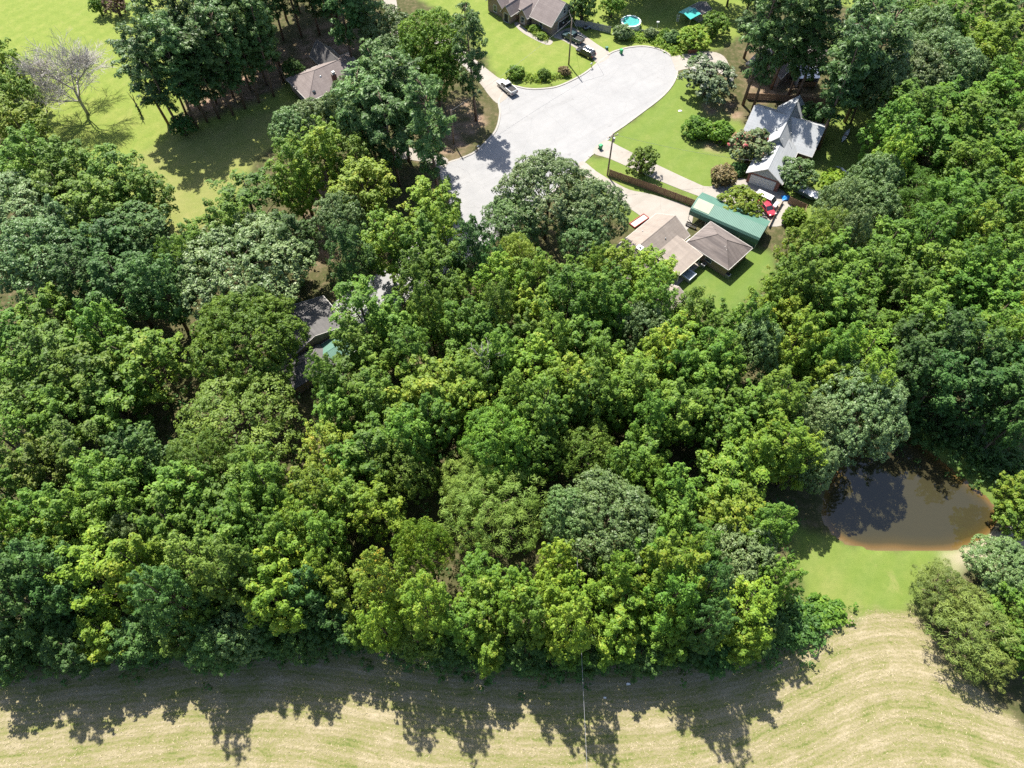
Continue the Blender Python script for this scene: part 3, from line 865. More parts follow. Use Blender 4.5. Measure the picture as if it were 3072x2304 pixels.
for k, c, u, v, r, h in ((A, "yg", 3060, 1480, 66, 9), (A, "mid", 3065, 1551, 64, 8), ("oak", "blue", 3000, 1700, 90, 9), ("cedar", "cedar", 2820, 1760, 74, 7), ("cedar", "cedar", 2920, 1890, 112, 9), (A, "mid", 3050, 1800, 80, 9), (A, "mid", 3070, 1930, 76, 8), ("cedar", "cedar", 2965, 2000, 64, 6), ("cedar", "cedar", 2880, 1800, 66, 7), ("cedar", "olive", 3040, 1860, 66, 8), (A, "dark", 3110, 1720, 80, 10), (A, "mid", 3130, 1980, 80, 9)):
    tree(k, c, u, v, r, h)
# --- top right
many([("pine", "pine", [(2310, 60, 62), (2395, 30, 60), (2480, 60, 72), (2575, 120, 80), (2440, 90, 60), (2640, 140, 76), (2570, 195, 66), (2340, 80, 56), (2590, 60, 66), (2290, -20, 60), (2450, 0, 60)]), (A, "dark", [(2610, 250, 60)]), (A, "mid", [(2675, 38, 92), (2745, 60, 70), (2839, 63, 86), (2965, 63, 100)]), ("oak", "blue", [(2776, 120, 78)]), (A, "dark", [(3066, 25, 80)]),
      ("oak", "grey", [(2820, 195, 112), (2725, 230, 90), (2880, 225, 80), (2662, 290, 58)]), (A, "yg", [(3009, 157, 96), (2940, 140, 66)]), (A, "mid", [(3035, 230, 86), (2996, 296, 100), (2744, 340, 100), (2681, 403, 84), (2902, 378, 98), (2807, 441, 100), (2965, 441, 98), (3050, 390, 90), (2902, 504, 86), (2840, 330, 90), (3040, 480, 80)]), (A, "yg", [(2681, 482, 60)])])
tree("bush", "yg", 2507, 547, 44, 4.5, label="small yellow-green tree on the back lawn beside the white tarp")
tree("bush", "yg", 2384, 647, 32, 3.5, label="yellow-green shrub at the end of the long concrete drive")
tree("myrtle", "white", 2123, 237, 74, 7.5, label="white-blossomed crape myrtle at the head of the cul-de-sac")
tree("myrtle", "red", 2250, 440, 62, 6.5, label="red-blossomed crape myrtle in front of the grey-roofed house")
tree("bush", "mid", 2092, 381, 40, 4.0, label="round dark shrub on the lawn, the one nearer the cul-de-sac")
tree("bush", "mid", 2164, 393, 40, 4.0, label="round dark shrub on the lawn, next to the red crape myrtle")
tree("bush", "brown", 2173, 524, 36, 3.6, label="bronze-leaved bush beside the long concrete drive")
tree("myrtle", "olive", 1928, 486, 44, 6.0, label="small tree between the long drive and the board fence")
tree("myrtle", "yg", 2223, 609, 60, 5.0, label="bright yellow-green tree crowding the green carport roof")
tree("myrtle", "blue", 2392, 520, 54, 6.0, label="dark leafy tree against the corner of the grey-roofed garage")
tree("bush", "dark", 2215, 505, 26, 2.0, label="low dark shrubs beside the garage wall with white door")
tree("myrtle", "dark", 2420, 350, 40, 5.0, label="dark tree behind the grey-roofed house at its fence")
# --- round the cul-de-sac
tree("oak", "grey", 1640, 590, 150, 17, label="huge round oak standing at the mouth of the cul-de-sac")
tree("oak", "blue", 1535, 680, 84, 14)
tree("oak", "blue", 1750, 725, 70, 13)
tree("oak", "grey", 1790, 640, 88, 15)
many([(A, "yg", [(1305, 620, 92), (1340, 690, 62), (1156, 719, 84), (1092, 556, 96)]), (A, "mid", [(1312, 797, 86), (1248, 740, 76), (1240, 840, 66)]), ("oak", "blue", [(1010, 670, 76)]), (A, "dark", [(1060, 760, 70)]),
      (A, "mid", [(1092, 932, 104), (1284, 925, 58), (1369, 882, 64), (1355, 988, 76), (1184, 988, 82), (1234, 1038, 72), (1070, 1040, 72), (1110, 1090, 66)])])
for u, v, h, r in ((1429, 362, 25, 56), (1139, 520, 22, 80), (1200, 560, 21, 70), (1270, 470, 21, 72), (1170, 440, 22, 62)):
    tree("pine", "pine", u, v, r, h, base=True)
tree("oak", "mid", 1300, 150, 100, 19)
tree("oak", "mid", 1310, 230, 70, 15)
tree("oak", "grey", 1165, 110, 70, 15)
tree("oak", "grey", 1185, 180, 60, 13)
many([("pine", "pine", [(1194, 271, 70), (1284, 344, 70)]), ("oak", "grey", [(1045, 338, 66), (950, 378, 72)]), ("oak", "blue", [(895, 405, 74), (1085, 385, 66)]), (A, "yg", [(958, 450, 80), (890, 500, 82), (880, 560, 60)]), (A, "mid", [(1067, 480, 66)])])
# --- pines round the house at the upper left
for u, v in ((548, 400), (505, 372), (592, 384), (622, 366), (658, 356), (700, 346), (735, 326), (778, 308), (822, 290), (600, 330), (650, 312), (700, 290), (752, 270), (800, 256), (850, 246), (560, 345), (840, 200), (780, 215), (720, 235), (640, 262), (690, 215), (760, 160), (580, 280), (960, 105), (905, 110), (850, 120), (800, 130), (900, 40), (950, 50), (860, 60), (1010, 50), (800, 70), (740, 80), (690, 110), (640, 150), (930, 10), (1060, 60), (880, 0), (980, 5), (1060, 20)):
    tree("pine", "pine", u, v, 0, 25 * tree_rng.uniform(0.78, 1.08), base=True, rm=3.5 * tree_rng.uniform(0.8, 1.2))
for u, v in ((1060, 205), (1120, 190), (1010, 120), (1090, 130)):
    tree("pine", "pine", u, v, 0, 24, base=True, rm=4.2)
many([("myrtle", "dark", [(545, 375, 34), (880, 210, 30)])])
tree("myrtle", "mid", 293, 16, 24, 4.5, label="small green tree beside the maroon one on the wide lawn")
tree("myrtle", "maroon", 346, 14, 32, 5.0, label="small maroon-leaved tree on the wide lawn")
# --- behind the brick house, round the pool
tree("myrtle", "dark", 1748, 20, 42, 7.5, label="dark rounded tree behind the brick house garage")
tree("myrtle", "mid", 1836, 14, 34, 5.5, label="small tree on the back lawn between brick house and pool")
for u, v in ((1925, -4), (1985, -8), (2040, -14), (1880, -30)):
    tree("oak", "dark", u, v, 0, 16, base=True, rm=6.8)
for u, v in ((2180, 20), (2235, 55)):
    tree("oak", "dark", u, v, 0, 11, base=True, rm=4.5)
tree("bush", "grey", 1870, 95, 27, 3.2, label="grey-green shrub hiding part of the round pool")
tree("bush", "grey", 1951, 98, 19, 2.6, label="small grey shrub at the grey fence, next to the bird feeder pole")
tree("bush", "mid", 1993, 100, 14, 2.2, label="smallest shrub in the row behind the cul-de-sac")
tree("bush", "blue", 2019, 111, 24, 3.0, label="blue-green shrub left of the large yellow-green one")
tree("myrtle", "yg", 2082, 113, 44, 4.5, label="rounded yellow-green tree behind the head of the cul-de-sac")
tree("myrtle", "mid", 2150, 72, 40, 5.0, label="dark rounded tree beside the turquoise canopy")
tree("cedar", "mid", 2092, 192, 27, 4.5, label="young conifer at the drive beside the white crape myrtle")
tree("bush", "mid", 1547, 215, 25, 2.6, label="bright green shrub nearest the white pickup")
tree("bush", "mid", 1632, 221, 19, 2.2, label="middle shrub of the bed along the cul-de-sac kerb")
tree("bush", "brown", 1693, 212, 17, 2.0, label="round tan shrub at the foot of the tall utility pole")
tree("bush", "mid", 1606, 84, 15, 1.6, label="green shrub in the bed by the brick house front")
tree("bush", "yg", 1626, 106, 15, 1.2, label="yellow-green perennials at the end of the brick house bed")

# --- plant them
ZONES = [
    ("at the field edge", lambda u, v: v > 1870 and u < 2440),
    ("in the front row", lambda u, v: v > 1640 and u < 2440),
    ("by the bare pond path", lambda u, v: v > 1400 and u > 2700),
    ("on the pond's shaded bank", lambda u, v: v > 1000 and u > 2660),
    ("in the second rank", lambda u, v: v > 1420),
    ("at the photo's left border", lambda u, v: v > 880 and u < 520),
    ("in the wood's heart", lambda u, v: v > 1210),
    ("round the hidden house", lambda u, v: v > 620 and u < 900),
    ("in the wood's upper half", lambda u, v: v > 1030),
    ("just below the houses", lambda u, v: v > 690 and u < 2200),
    ("right of the houses", lambda u, v: v > 520 and u > 2200),
    ("at the wide lawn's rim", lambda u, v: u < 520 and v > 100),
    ("in the pine stand", lambda u, v: u < 1130 and v < 430),
    ("left of the cul-de-sac", lambda u, v: u < 1500),
    ("in the top right corner", lambda u, v: u > 2640),
    ("behind the grey-roofed house", lambda u, v: u > 2230),
    ("by the cul-de-sac", lambda u, v: True),
]
ORD = "first second third fourth fifth sixth seventh eighth ninth tenth eleventh twelfth thirteenth fourteenth fifteenth sixteenth seventeenth eighteenth nineteenth twentieth".split()
ORD += ["twenty-" + w for w in ORD[:9]] + ["thirtieth"] + ["thirty-" + w for w in ORD[:9]]
TREES[:] = [t for t in TREES if -320 < t["u"] < 3400]
buckets = {}
for t in TREES:
    t["zone"] = next(zn for zn, f in ZONES if f(t["u"], t["v"]))
    if not t["label"]:
        buckets.setdefault((t["kind"], t["colour"], t["zone"]), []).append(t)
for (kind, colour, z), lst in buckets.items():
    what = f"{COL_WORD[colour]} {KIND_WORD[kind]} {z}"
    sides = [("", lst)]
    if len(lst) > 6 and min(t["u"] for t in lst) < 1480 < max(t["u"] for t in lst):
        sides = [(", left of the feathery tree", [t for t in lst if t["u"] < 1480]), (", right of the feathery tree", [t for t in lst if t["u"] >= 1480])]
    for extra, sub_ in sides:
        sub_.sort(key=lambda t: t["u"])
        for i, t in enumerate(sub_):
            t["label"] = what + extra + ("" if len(sub_) == 1 else f", {ORD[i]} from left" if i < len(sub_) - 1 else ", the rightmost")
pick = random.Random(11)
done = {}
for t in TREES:
    vs_ = TEMPL[t["kind"]]
    k = pick.randrange(len(vs_))
    (crown_me, trunk_me), H0, R0 = vs_[k]
    root = thing(KIND_NAME[t["kind"]], t["label"], "shrub" if t["kind"] == "bush" else "tree", (t["X"], t["Y"], -0.05), pick.uniform(0, 6.28), "shrubs and bushes" if t["kind"] == "bush" else ("pines" if t["kind"] == "pine" else "trees of the wood and gardens"))
    if t["kind"] != "bush":
        root.rotation_euler[0] = pick.uniform(-0.05, 0.05)
        root.rotation_euler[1] = pick.uniform(-0.05, 0.05)
    sx = t["r"] / R0
    sz = t["H"] / H0
    key = (t["kind"], k)
    if key not in done:
        c = link("crown", crown_me, root)
        tr_ = link("trunk", trunk_me, root)
        crown_me.materials.append(None)
        trunk_me.materials.append(M_PBARK if t["kind"] == "pine" else M_BARK)
        done[key] = (c, tr_)
    else:
        c, tr_ = (o.copy() for o in done[key])
        for o in (c, tr_):
            COL.objects.link(o)
            o.parent = root
    c.material_slots[0].link = 'OBJECT'
    c.material_slots[0].material = LEAF[t["colour"]]
    asym = pick.uniform(0.92, 1.09)
    c.scale = (sx * asym, sx / asym, sz)
    ts = max(0.5, min(1.4, math.sqrt(sx * sz)))
    tr_.scale = (sx, sx, sz) if t["kind"] != "pine" else (ts, ts, sz)

# --- undergrowth along the wood's edge and beneath the trees: uncountable low leaves
rg = np.random.default_rng(5)
def scatter_low(name, pts, spread, hmax, n, colour, label, size=0.42, k=16):
    P2 = np.array(pts)
    seg = rg.integers(0, len(P2) - 1, n)
    t = rg.random((n, 1))
    c = P2[seg] * (1 - t) + P2[seg + 1] * t + rg.normal(size=(n, 2)) * spread
    zz = hmax * rg.random(n) ** 1.3
    C = np.concatenate([c, zz[:, None]], 1)
    D = unit(rg.normal(size=(n, 3)) * 0.6 + np.array([0, -0.2, 0.9]))
    me = leaf_mesh(name, [leaves(rg, C, D, np.full(n, 0.7), k, size, 0.6, 0.5)])
    me.materials.append(LEAF[colour])
    return tag(link(name, me), label, None, None, "stuff")
EDGE = spline(S((-120, 2000), (60, 1960), (180, 1935), (420, 1935), (700, 1945), (900, 1915), (1150, 1915), (1350, 1955), (1560, 1975), (1760, 1970), (2000, 1945), (2200, 1945), (2350, 1905), (2400, 1860)), False, 4)
scatter_low("undergrowth", EDGE, 1.5, 2.6, 2300, "dark", "dark vines and brush along the mown field")
scatter_low("undergrowth", spline(S((2370, 1880), (2430, 1850), (2500, 1830)), False, 4), 1.0, 1.2, 300, "mid", "bright green weeds at the corner of the mown field", 0.5)
scatter_low("undergrowth", spline(S((2700, 1250), (2850, 1310), (3000, 1400), (3072, 1450)), False, 4), 2.5, 2.2, 700, "dark", "dark brush on the bank behind the pond")
scatter_low("weeds", spline(S((1570, 232), (1600, 238), (1650, 236), (1700, 222)), False, 4), 0.7, 0.5, 180, "yg", "tall weeds in the kerbside bed", 0.3)
scatter_low("weeds", spline(S((1890, 112), (1930, 116), (1975, 122), (2010, 140), (2040, 160)), False, 4), 1.0, 0.5, 260, "yg", "pale weeds along the grey fence", 0.35)
scatter_low("weeds", spline(S((1590, 88), (1615, 102), (1640, 118)), False, 4), 0.6, 0.4, 130, "yg", "yellow-green bedding plants by the brick house", 0.3)
# woodland floor saplings
wood = []
tries = 0
WOODS = [S((-200, 900), (900, 800), (1500, 760), (2000, 900), (2500, 760), (3200, 560), (3200, 1150), (2700, 1180), (2400, 1500), (2400, 1850), (1500, 1930), (700, 1920), (-200, 1960)), S((0, 400), (300, 560), (560, 740), (560, 900), (-200, 900))]
bx = rg.uniform(-110, 110, 9000)
by = rg.uniform(15, 130, 9000)
okm = inside(bx, by, WOODS[0]) | inside(bx, by, WOODS[1])
for L_ in LAWNS + [FIELD, POND, ROAD]:
    okm &= ~inside(bx, by, L_)
bx, by = bx[okm][:2600], by[okm][:2600]
n = len(bx)
C = np.stack([bx, by, rg.random(n) * 2.0], 1)
me = leaf_mesh("undergrowth", [leaves(rg, C, unit(rg.normal(size=(n, 3)) * 0.6 + np.array([0, 0, 0.9])), np.full(n, 0.9), 9, 0.5, 0.6, 0.5)])
me.materials.append(LEAF["dark"])
tag(link("undergrowth", me), "low brush on the woodland floor", None, None, "stuff")

# --- cut straw lying in windrows on the field
n = 14000
sx_ = rg.uniform(-80, 90, n * 3)
sy_ = rg.uniform(2, 36, n * 3)
ph = ((sy_ - bend(sx_)) * 0.125 * 20 / (2 * math.pi)) % 1.0
okm = inside(sx_, sy_, FIELD) & (rg.random(n * 3) < 0.25 + 0.75 * np.exp(-((ph - 0.5) / 0.2) ** 2))
sx_, sy_ = sx_[okm][:n], sy_[okm][:n]
n = len(sx_)
C = np.stack([sx_, sy_, np.full(n, 0.03)], 1)
V, F, T = leaves(rg, C, np.tile([0, 0, 1.0], (n, 1)), np.full(n, 0.03), 1, 0.30, 0.25, 6.0)
me = leaf_mesh("straw", [(V, F, T)])
m, nt, b = new_mat("cut_straw")
nt.links.new(ramp(nt, [(0.1, (0.19, 0.165, 0.08)), (0.9, (0.36, 0.30, 0.19))], attr(nt, "tint")).outputs[0], b.inputs["Base Color"])
b.inputs["Roughness"].default_value = 0.9
me.materials.append(m)
tag(link("straw", me), "pale cut straw lying in rows on the field", None, None, "stuff")

# --- bare trees
def bare_tree(seed, H, spread, depth=5, r0=0.22, trunk_frac=0.35, nkids=(3, 4)):
    rg = random.Random(seed)
    mb, twigs = MB(), MB()
    def grow(p, d, ln, r, lev):
        q = p + d * ln
        mid = p + d * ln * 0.5 + Vector((rg.uniform(-1, 1), rg.uniform(-1, 1), rg.uniform(-.5, .5))) * ln * 0.06
        (mb if lev < 3 else twigs).tube([p, mid, q], [max(r, .03), max(r * 0.82, .026), max(r * 0.62, .022)], 6 if lev < 2 else (4 if lev < 4 else 3))
        if lev >= depth:
            return
        for i in range(rg.randint(*nkids)):
            s = rg.uniform(0.35, 1.0) if i else 1.0
            nd = (d + Vector((rg.gauss(0, 1), rg.gauss(0, 1), rg.gauss(0.15, 0.6))) * spread).normalized()
            grow(p + (q - p) * s, nd, ln * rg.uniform(0.62, 0.86), r * (0.62 if i == 0 else 0.46), lev + 1)
    grow(Vector((0, 0, 0)), Vector((0.02, 0.02, 1)).normalized(), H * trunk_frac, r0, 0)
    return mb, twigs
mb, tw = bare_tree(3, 27.0, 0.55, 5, 0.36, 0.22, (4, 6))
X, Y = site(263, 341)
dt = thing("bare_tree", "leafless grey tree standing alone on the wide lawn", "tree", (X, Y))
mb.build("trunk", M_DEAD, dt, smooth=True)
tw.build("branches", M_DEAD, dt)
X, Y = site(424, 346)
sn = thing("dead_snag", "short forked dead trunk on the lawn near the pines", "dead tree", (X, Y))
mb = MB()
mb.tube([(0, 0, 0), (0.1, 0, 1.6), (0.0, 0.1, 3.4)], [0.20, 0.16, 0.12], 7)
mb.tube([(0.0, 0.1, 3.4), (-0.35, 0.2, 4.6), (-0.55, 0.2, 5.6)], [0.10, 0.07, 0.03], 6)
mb.tube([(0.0, 0.1, 3.3), (0.3, 0.0, 4.5), (0.32, 0.1, 5.3)], [0.10, 0.07, 0.03], 6)
mb.build("trunk", plain("dark_dead_bark", (0.07, 0.055, 0.045), 0.9, 0.3, 2), sn, smooth=True)
lv = leaf_mesh("ivy", [leaves(np.random.default_rng(1), np.random.default_rng(2).normal(size=(22, 3)) * np.array([0.2, 0.2, 0.55]) + np.array([0.1, 0, 1.3]), np.tile([0, 0, 1.0], (22, 1)), np.full(22, 0.25), 10, 0.25)])
lv.materials.append(LEAF["dark"])
link("ivy", lv, sn)
for (u, v, h), lab in (((1460, 1110, 13), "dead grey branches sticking out of the middle of the wood"),):
    mb, tw = bare_tree(int(u), 7.0, 0.5, 4, 0.12, 0.38, (2, 3))
    X, Y = site(u, v, h)
    d2 = thing("dead_treetop", lab, "dead tree", (X, Y, 0))
    mb.v = [(x, y, z + h - 3) for x, y, z in mb.v]
    tw.v = [(x, y, z + h - 3) for x, y, z in tw.v]
    mb.tube([(0, 0, 0), (0, 0, h - 2.8)], [0.2, 0.12], 6)
    mb.build("trunk", M_DEAD, d2)
    tw.build("branches", M_DEAD, d2)

# ------------------------------------------------------------------ buildings
def roof_mat(name, lo, hi, streak=0.35, dark=None):
    m, nt, b = new_mat(name)
    P = coords(nt)
    c = ramp(nt, [(0.3, lo), (0.7, hi)], noise(nt, 0.8, 6, 0.7, P)).outputs[0]
    c = mixc(nt, math_n(nt, 'MULTIPLY', noise(nt, 14, 3, 0.8, P), 0.4), c, tuple(x * 0.6 for x in lo))
    xyz = node(nt, "ShaderNodeSeparateXYZ")
    nt.links.new(P, xyz.inputs[0])
    wv = node(nt, "ShaderNodeTexWave", bands_direction='Z', wave_profile='SAW')
    wv.inputs["Scale"].default_value = 1.1
    wv.inputs["Distortion"].default_value = 0.6
    nt.links.new(P, wv.inputs["Vector"])
    c = mixc(nt, math_n(nt, 'MULTIPLY', wv.outputs["Fac"], 0.22), c, tuple(x * 0.55 for x in lo))
    if dark:
        mp = node(nt, "ShaderNodeMapping")
        mp.inputs["Scale"].default_value = (1.3, 0.10, 0.10)
        nt.links.new(P, mp.inputs[0])
        st = ramp(nt, [(0.42, (0, 0, 0)), (0.6, (1, 1, 1))], noise(nt, 1.0, 5, 0.65, mp.outputs[0])).outputs[0]
        c = mixc(nt, math_n(nt, 'MULTIPLY', st, streak), c, dark)
    nt.links.new(c, b.inputs["Base Color"])
    b.inputs["Roughness"].default_value = 0.85
    b.inputs["Specular IOR Level"].default_value = 0.25
    bump(nt, b, noise(nt, 10, 3, 0.7, P), 0.3, 0.03)
    return m
def brick_mat(name, a, bcol, mortar=(0.42, 0.38, 0.34)):
    m, nt, b = new_mat(name)
    P = coords(nt)
    br = node(nt, "ShaderNodeTexBrick")
    br.inputs["Color1"].default_value = (*a, 1)
    br.inputs["Color2"].default_value = (*bcol, 1)
    br.inputs["Mortar"].default_value = (*mortar, 1)
    br.inputs["Scale"].default_value = 4.2
    br.inputs["Mortar Size"].default_value = 0.012
    xyz = node(nt, "ShaderNodeSeparateXYZ")
    cb = node(nt, "ShaderNodeCombineXYZ")
    nt.links.new(P, xyz.inputs[0])
    nt.links.new(math_n(nt, 'ADD', xyz.outputs[0], xyz.outputs[1]), cb.inputs[0])
    nt.links.new(xyz.outputs[2], cb.inputs[1])
    nt.links.new(cb.outputs[0], br.inputs["Vector"])
    c = mixc(nt, math_n(nt, 'MULTIPLY', noise(nt, 1.2, 5, 0.7, P), 0.35), br.outputs["Color"], tuple(x * 0.6 for x in a))
    nt.links.new(c, b.inputs["Base Color"])
    b.inputs["Roughness"].default_value = 0.9
    return m
R_BROWN = roof_mat("shingle_tan", (0.212, 0.177, 0.149), (0.284, 0.244, 0.212), 0.400, (0.157, 0.134, 0.118))
R_STREAK = roof_mat("shingle_streaked", (0.138, 0.115, 0.105), (0.184, 0.157, 0.144), 0.600, (0.056, 0.048, 0.048))
R_GREY = roof_mat("shingle_grey", (0.292, 0.312, 0.330), (0.377, 0.386, 0.396), 0.320, (0.236, 0.236, 0.236))
R_MAUVE = roof_mat("shingle_mauve", (0.173, 0.144, 0.137), (0.238, 0.202, 0.191), 0.400, (0.123, 0.101, 0.098))
R_DARK = roof_mat("shingle_dark", (0.085, 0.082, 0.082), (0.131, 0.125, 0.121))
B_TAN = brick_mat("tan_brick", (0.24, 0.165, 0.122), (0.31, 0.22, 0.165), (0.30, 0.27, 0.24))
B_RED = brick_mat("red_brick", (0.17, 0.058, 0.04), (0.25, 0.095, 0.062), (0.28, 0.25, 0.22))
M_WHITE = plain("white_paint", (0.55, 0.54, 0.52), 0.5, 0.06, 2)
M_TRIM = plain("offwhite_trim", (0.34, 0.325, 0.30), 0.6, 0.1, 2)
M_SIDING = plain("pale_siding", (0.33, 0.34, 0.335), 0.6, 0.10, 2, streak=(0.3, 0.3, 6))
M_GLASS = plain("window_glass", (0.03, 0.04, 0.05), 0.06, 0.2, 1, spec=0.8)
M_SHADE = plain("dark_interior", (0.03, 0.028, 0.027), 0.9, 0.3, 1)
M_METAL = plain("grey_metal", (0.42, 0.43, 0.44), 0.35, 0.12, 3, metallic=0.7)
M_BLACK = plain("black_rubber", (0.018, 0.018, 0.018), 0.8, 0.2, 3)
M_WOOD = plain("weathered_boards", (0.24, 0.148, 0.092), 0.85, 0.3, 2, streak=(4, 4, 0.4))
M_GWOOD = plain("grey_boards", (0.28, 0.27, 0.26), 0.85, 0.25, 2, streak=(4, 4, 0.4))

def roof_planes(parent, planes, mat, thick=0.16, name="roof"):
    mb = MB()
    for p in planes:
        mb.prism(p, -thick)
    return mb.build(name, mat, parent)
def rim(parent, pts, w=0.09, h=0.17, name="fascia", mat=None):
    """white board under each listed roof edge (pairs of points)"""
    mb = MB()
    for a, b_ in pts:
        a, b_ = Vector(a), Vector(b_)
        d = (b_ - a).normalized()
        s = d.cross(Vector((0, 0, 1))).normalized() * (w * 0.5)
        z0, z1 = Vector((0, 0, -h)), Vector((0, 0, 0.02))
        mb.prism([a - s + z0, a + s + z0, a + s + z1, a - s + z1], tuple(b_ - a))
    return mb.build(name, mat or M_TRIM, parent)
def gable(parent, x0, x1, y0, y1, hw, hr, ax, rmat, wmat, over=0.45, gmat=None, walls=True, zbase=0.0):
    """a gabled block; ridge along ax"""
    def P(a, b_, z):
        return (a, b_, z) if ax == 'x' else (b_, a, z)
    if ax == 'x':
        a0, a1, b0, b1 = x0, x1, y0, y1
    else:
        a0, a1, b0, b1 = y0, y1, x0, x1
    bc, hwid = (b0 + b1) / 2, (b1 - b0) / 2
    sl = (hr - hw) / hwid
    ze = hw - sl * over
    A0, A1, B0, B1 = a0 - over * 0.7, a1 + over * 0.7, b0 - over, b1 + over
    T = 0.17
    rf = roof_planes(parent, [[P(A0, B0, ze + T), P(A1, B0, ze + T), P(A1, bc, hr + T), P(A0, bc, hr + T)],
                              [P(A0, bc, hr + T), P(A1, bc, hr + T), P(A1, B1, ze + T), P(A0, B1, ze + T)]], rmat)
    e = 0.03
    rim(parent, [(P(A0, B0 - e, ze + T), P(A1, B0 - e, ze + T)), (P(A0, B1 + e, ze + T), P(A1, B1 + e, ze + T)),
                 (P(A0 - e, B0, ze + T - .02), P(A0 - e, bc, hr + T - .02)), (P(A0 - e, bc, hr + T - .02), P(A0 - e, B1, ze + T - .02)),
                 (P(A1 + e, B0, ze + T - .02), P(A1 + e, bc, hr + T - .02)), (P(A1 + e, bc, hr + T - .02), P(A1 + e, B1, ze + T - .02))])
    rd = MB()
    rd.prism([P(A0, bc - 0.14, hr + T - 0.06), P(A0, bc + 0.14, hr + T - 0.06), P(A0, bc, hr + T + 0.035)], tuple(Vector(P(A1, 0, 0)) - Vector(P(A0, 0, 0))))
    rd.build("ridge_cap", rmat, rf)
    if walls:
        mb = MB()
        mb.box(x0, x1, y0, y1, zbase - 0.1, hw)
        mb.build("wall", wmat, parent)
        for a, s in ((a0, 1), (a1, -1)):
            g = MB()
            g.prism([P(a, b0, hw + 0.002), P(a, b1, hw + 0.002), P(a, bc, hr - 0.01)], P(0.18 * s, 0, 0))
            g.build("gable_end", gmat or wmat, parent)
    return rf
def hip(parent, x0, x1, y0, y1, hw, hr, rmat, wmat, over=0.45, walls=True, inset=None, white=True):
    X0, X1, Y0, Y1 = x0 - over, x1 + over, y0 - over, y1 + over
    T = 0.17
    ze = hw - over * 0.3 + T
    hr = hr + T
    lx, ly = X1 - X0, Y1 - Y0
    if lx >= ly:
        i = inset or ly / 2
        r0, r1 = (X0 + i, (Y0 + Y1) / 2, hr), (X1 - i, (Y0 + Y1) / 2, hr)
        pl = [[(X0, Y0, ze), (X1, Y0, ze), r1, r0], [r0, r1, (X1, Y1, ze), (X0, Y1, ze)], [(X0, Y1, ze), (X0, Y0, ze), r0], [(X1, Y0, ze), (X1, Y1, ze), r1]]
    else:
        i = inset or lx / 2
        r0, r1 = ((X0 + X1) / 2, Y0 + i, hr), ((X0 + X1) / 2, Y1 - i, hr)
        pl = [[(X0, Y1, ze), (X0, Y0, ze), r0, r1], [(X1, Y0, ze), (X1, Y1, ze), r1, r0], [(X0, Y0, ze), (X1, Y0, ze), r0], [(X1, Y1, ze), (X0, Y1, ze), r1]]
    rf = roof_planes(parent, pl, rmat)
    mb = MB()
    for a, b_ in ((r0, r1), ((X0, Y0, ze), r0), ((X1, Y1, ze), r1), (((X0, Y1, ze), r0) if lx >= ly else ((X1, Y0, ze), r0)), (((X1, Y0, ze), r1) if lx >= ly else ((X0, Y1, ze), r1))):
        mb.tube([a, b_], 0.07, 4)
    mb.build("ridge_cap", rmat, rf)
    if white:
        e = 0.03
        rim(parent, [((X0, Y0 - e, ze), (X1, Y0 - e, ze)), ((X0, Y1 + e, ze), (X1, Y1 + e, ze)), ((X0 - e, Y0, ze - .02), (X0 - e, Y1, ze - .02)), ((X1 + e, Y0, ze - .02), (X1 + e, Y1, ze - .02))])
    if walls:
        MB().box(x0, x1, y0, y1, -0.1, hw).build("wall", wmat, parent)
    return rf
def opening(parent, x, y, face, w, h, z, name="window", mat=None, frame=0.09):
    """a framed window or door on a wall facing -y, +y, -x or +x in house axes"""
    s = -1 if face[0] == '-' else 1
    def bx(mb, u0, u1, d0, d1, z0, z1):
        d0, d1 = sorted((d0 * s, d1 * s))
        if face[1] == 'y':
            mb.box(x + u0, x + u1, y + d0, y + d1, z0, z1)
        else:
            mb.box(x + d0, x + d1, y + u0, y + u1, z0, z1)
    p = MB()
    bx(p, -w / 2, w / 2, 0.003, 0.03, z, z + h)
    o = p.build(name, mat or M_GLASS, parent)
    f = MB()
    bx(f, -w / 2 - frame, w / 2 + frame, 0.0, 0.07, z + h, z + h + frame)
    bx(f, -w / 2 - frame, w / 2 + frame, 0.0, 0.10, z - frame, z)
    bx(f, -w / 2 - frame, -w / 2, 0.0, 0.07, z, z + h)
    bx(f, w / 2, w / 2 + frame, 0.0, 0.07, z, z + h)
    if name == "window":
        bx(f, -w / 2, w / 2, 0.0, 0.05, z + h / 2 - 0.03, z + h / 2 + 0.03)
    f.build("frame", M_WHITE, o)
    return o
def vent(parent, x, y, z, r=0.16, h=0.4, mat=None, name="roof_vent"):
    mb = MB()
    mb.tube([(x, y, z - 0.5), (x, y, z + h)], r * 0.6, 8)
    mb.tube([(x, y, z + h), (x, y, z + h + r)], [r * 1.3, r * 0.5], 10)
    return mb.build(name, mat or M_METAL, parent)
def pipe(parent, x, y, z, h=0.7):
    mb = MB()
    mb.tube([(x, y, z - 0.4), (x, y, z + h)], 0.06, 6)
    return mb.build("vent_pipe", M_WHITE, parent)

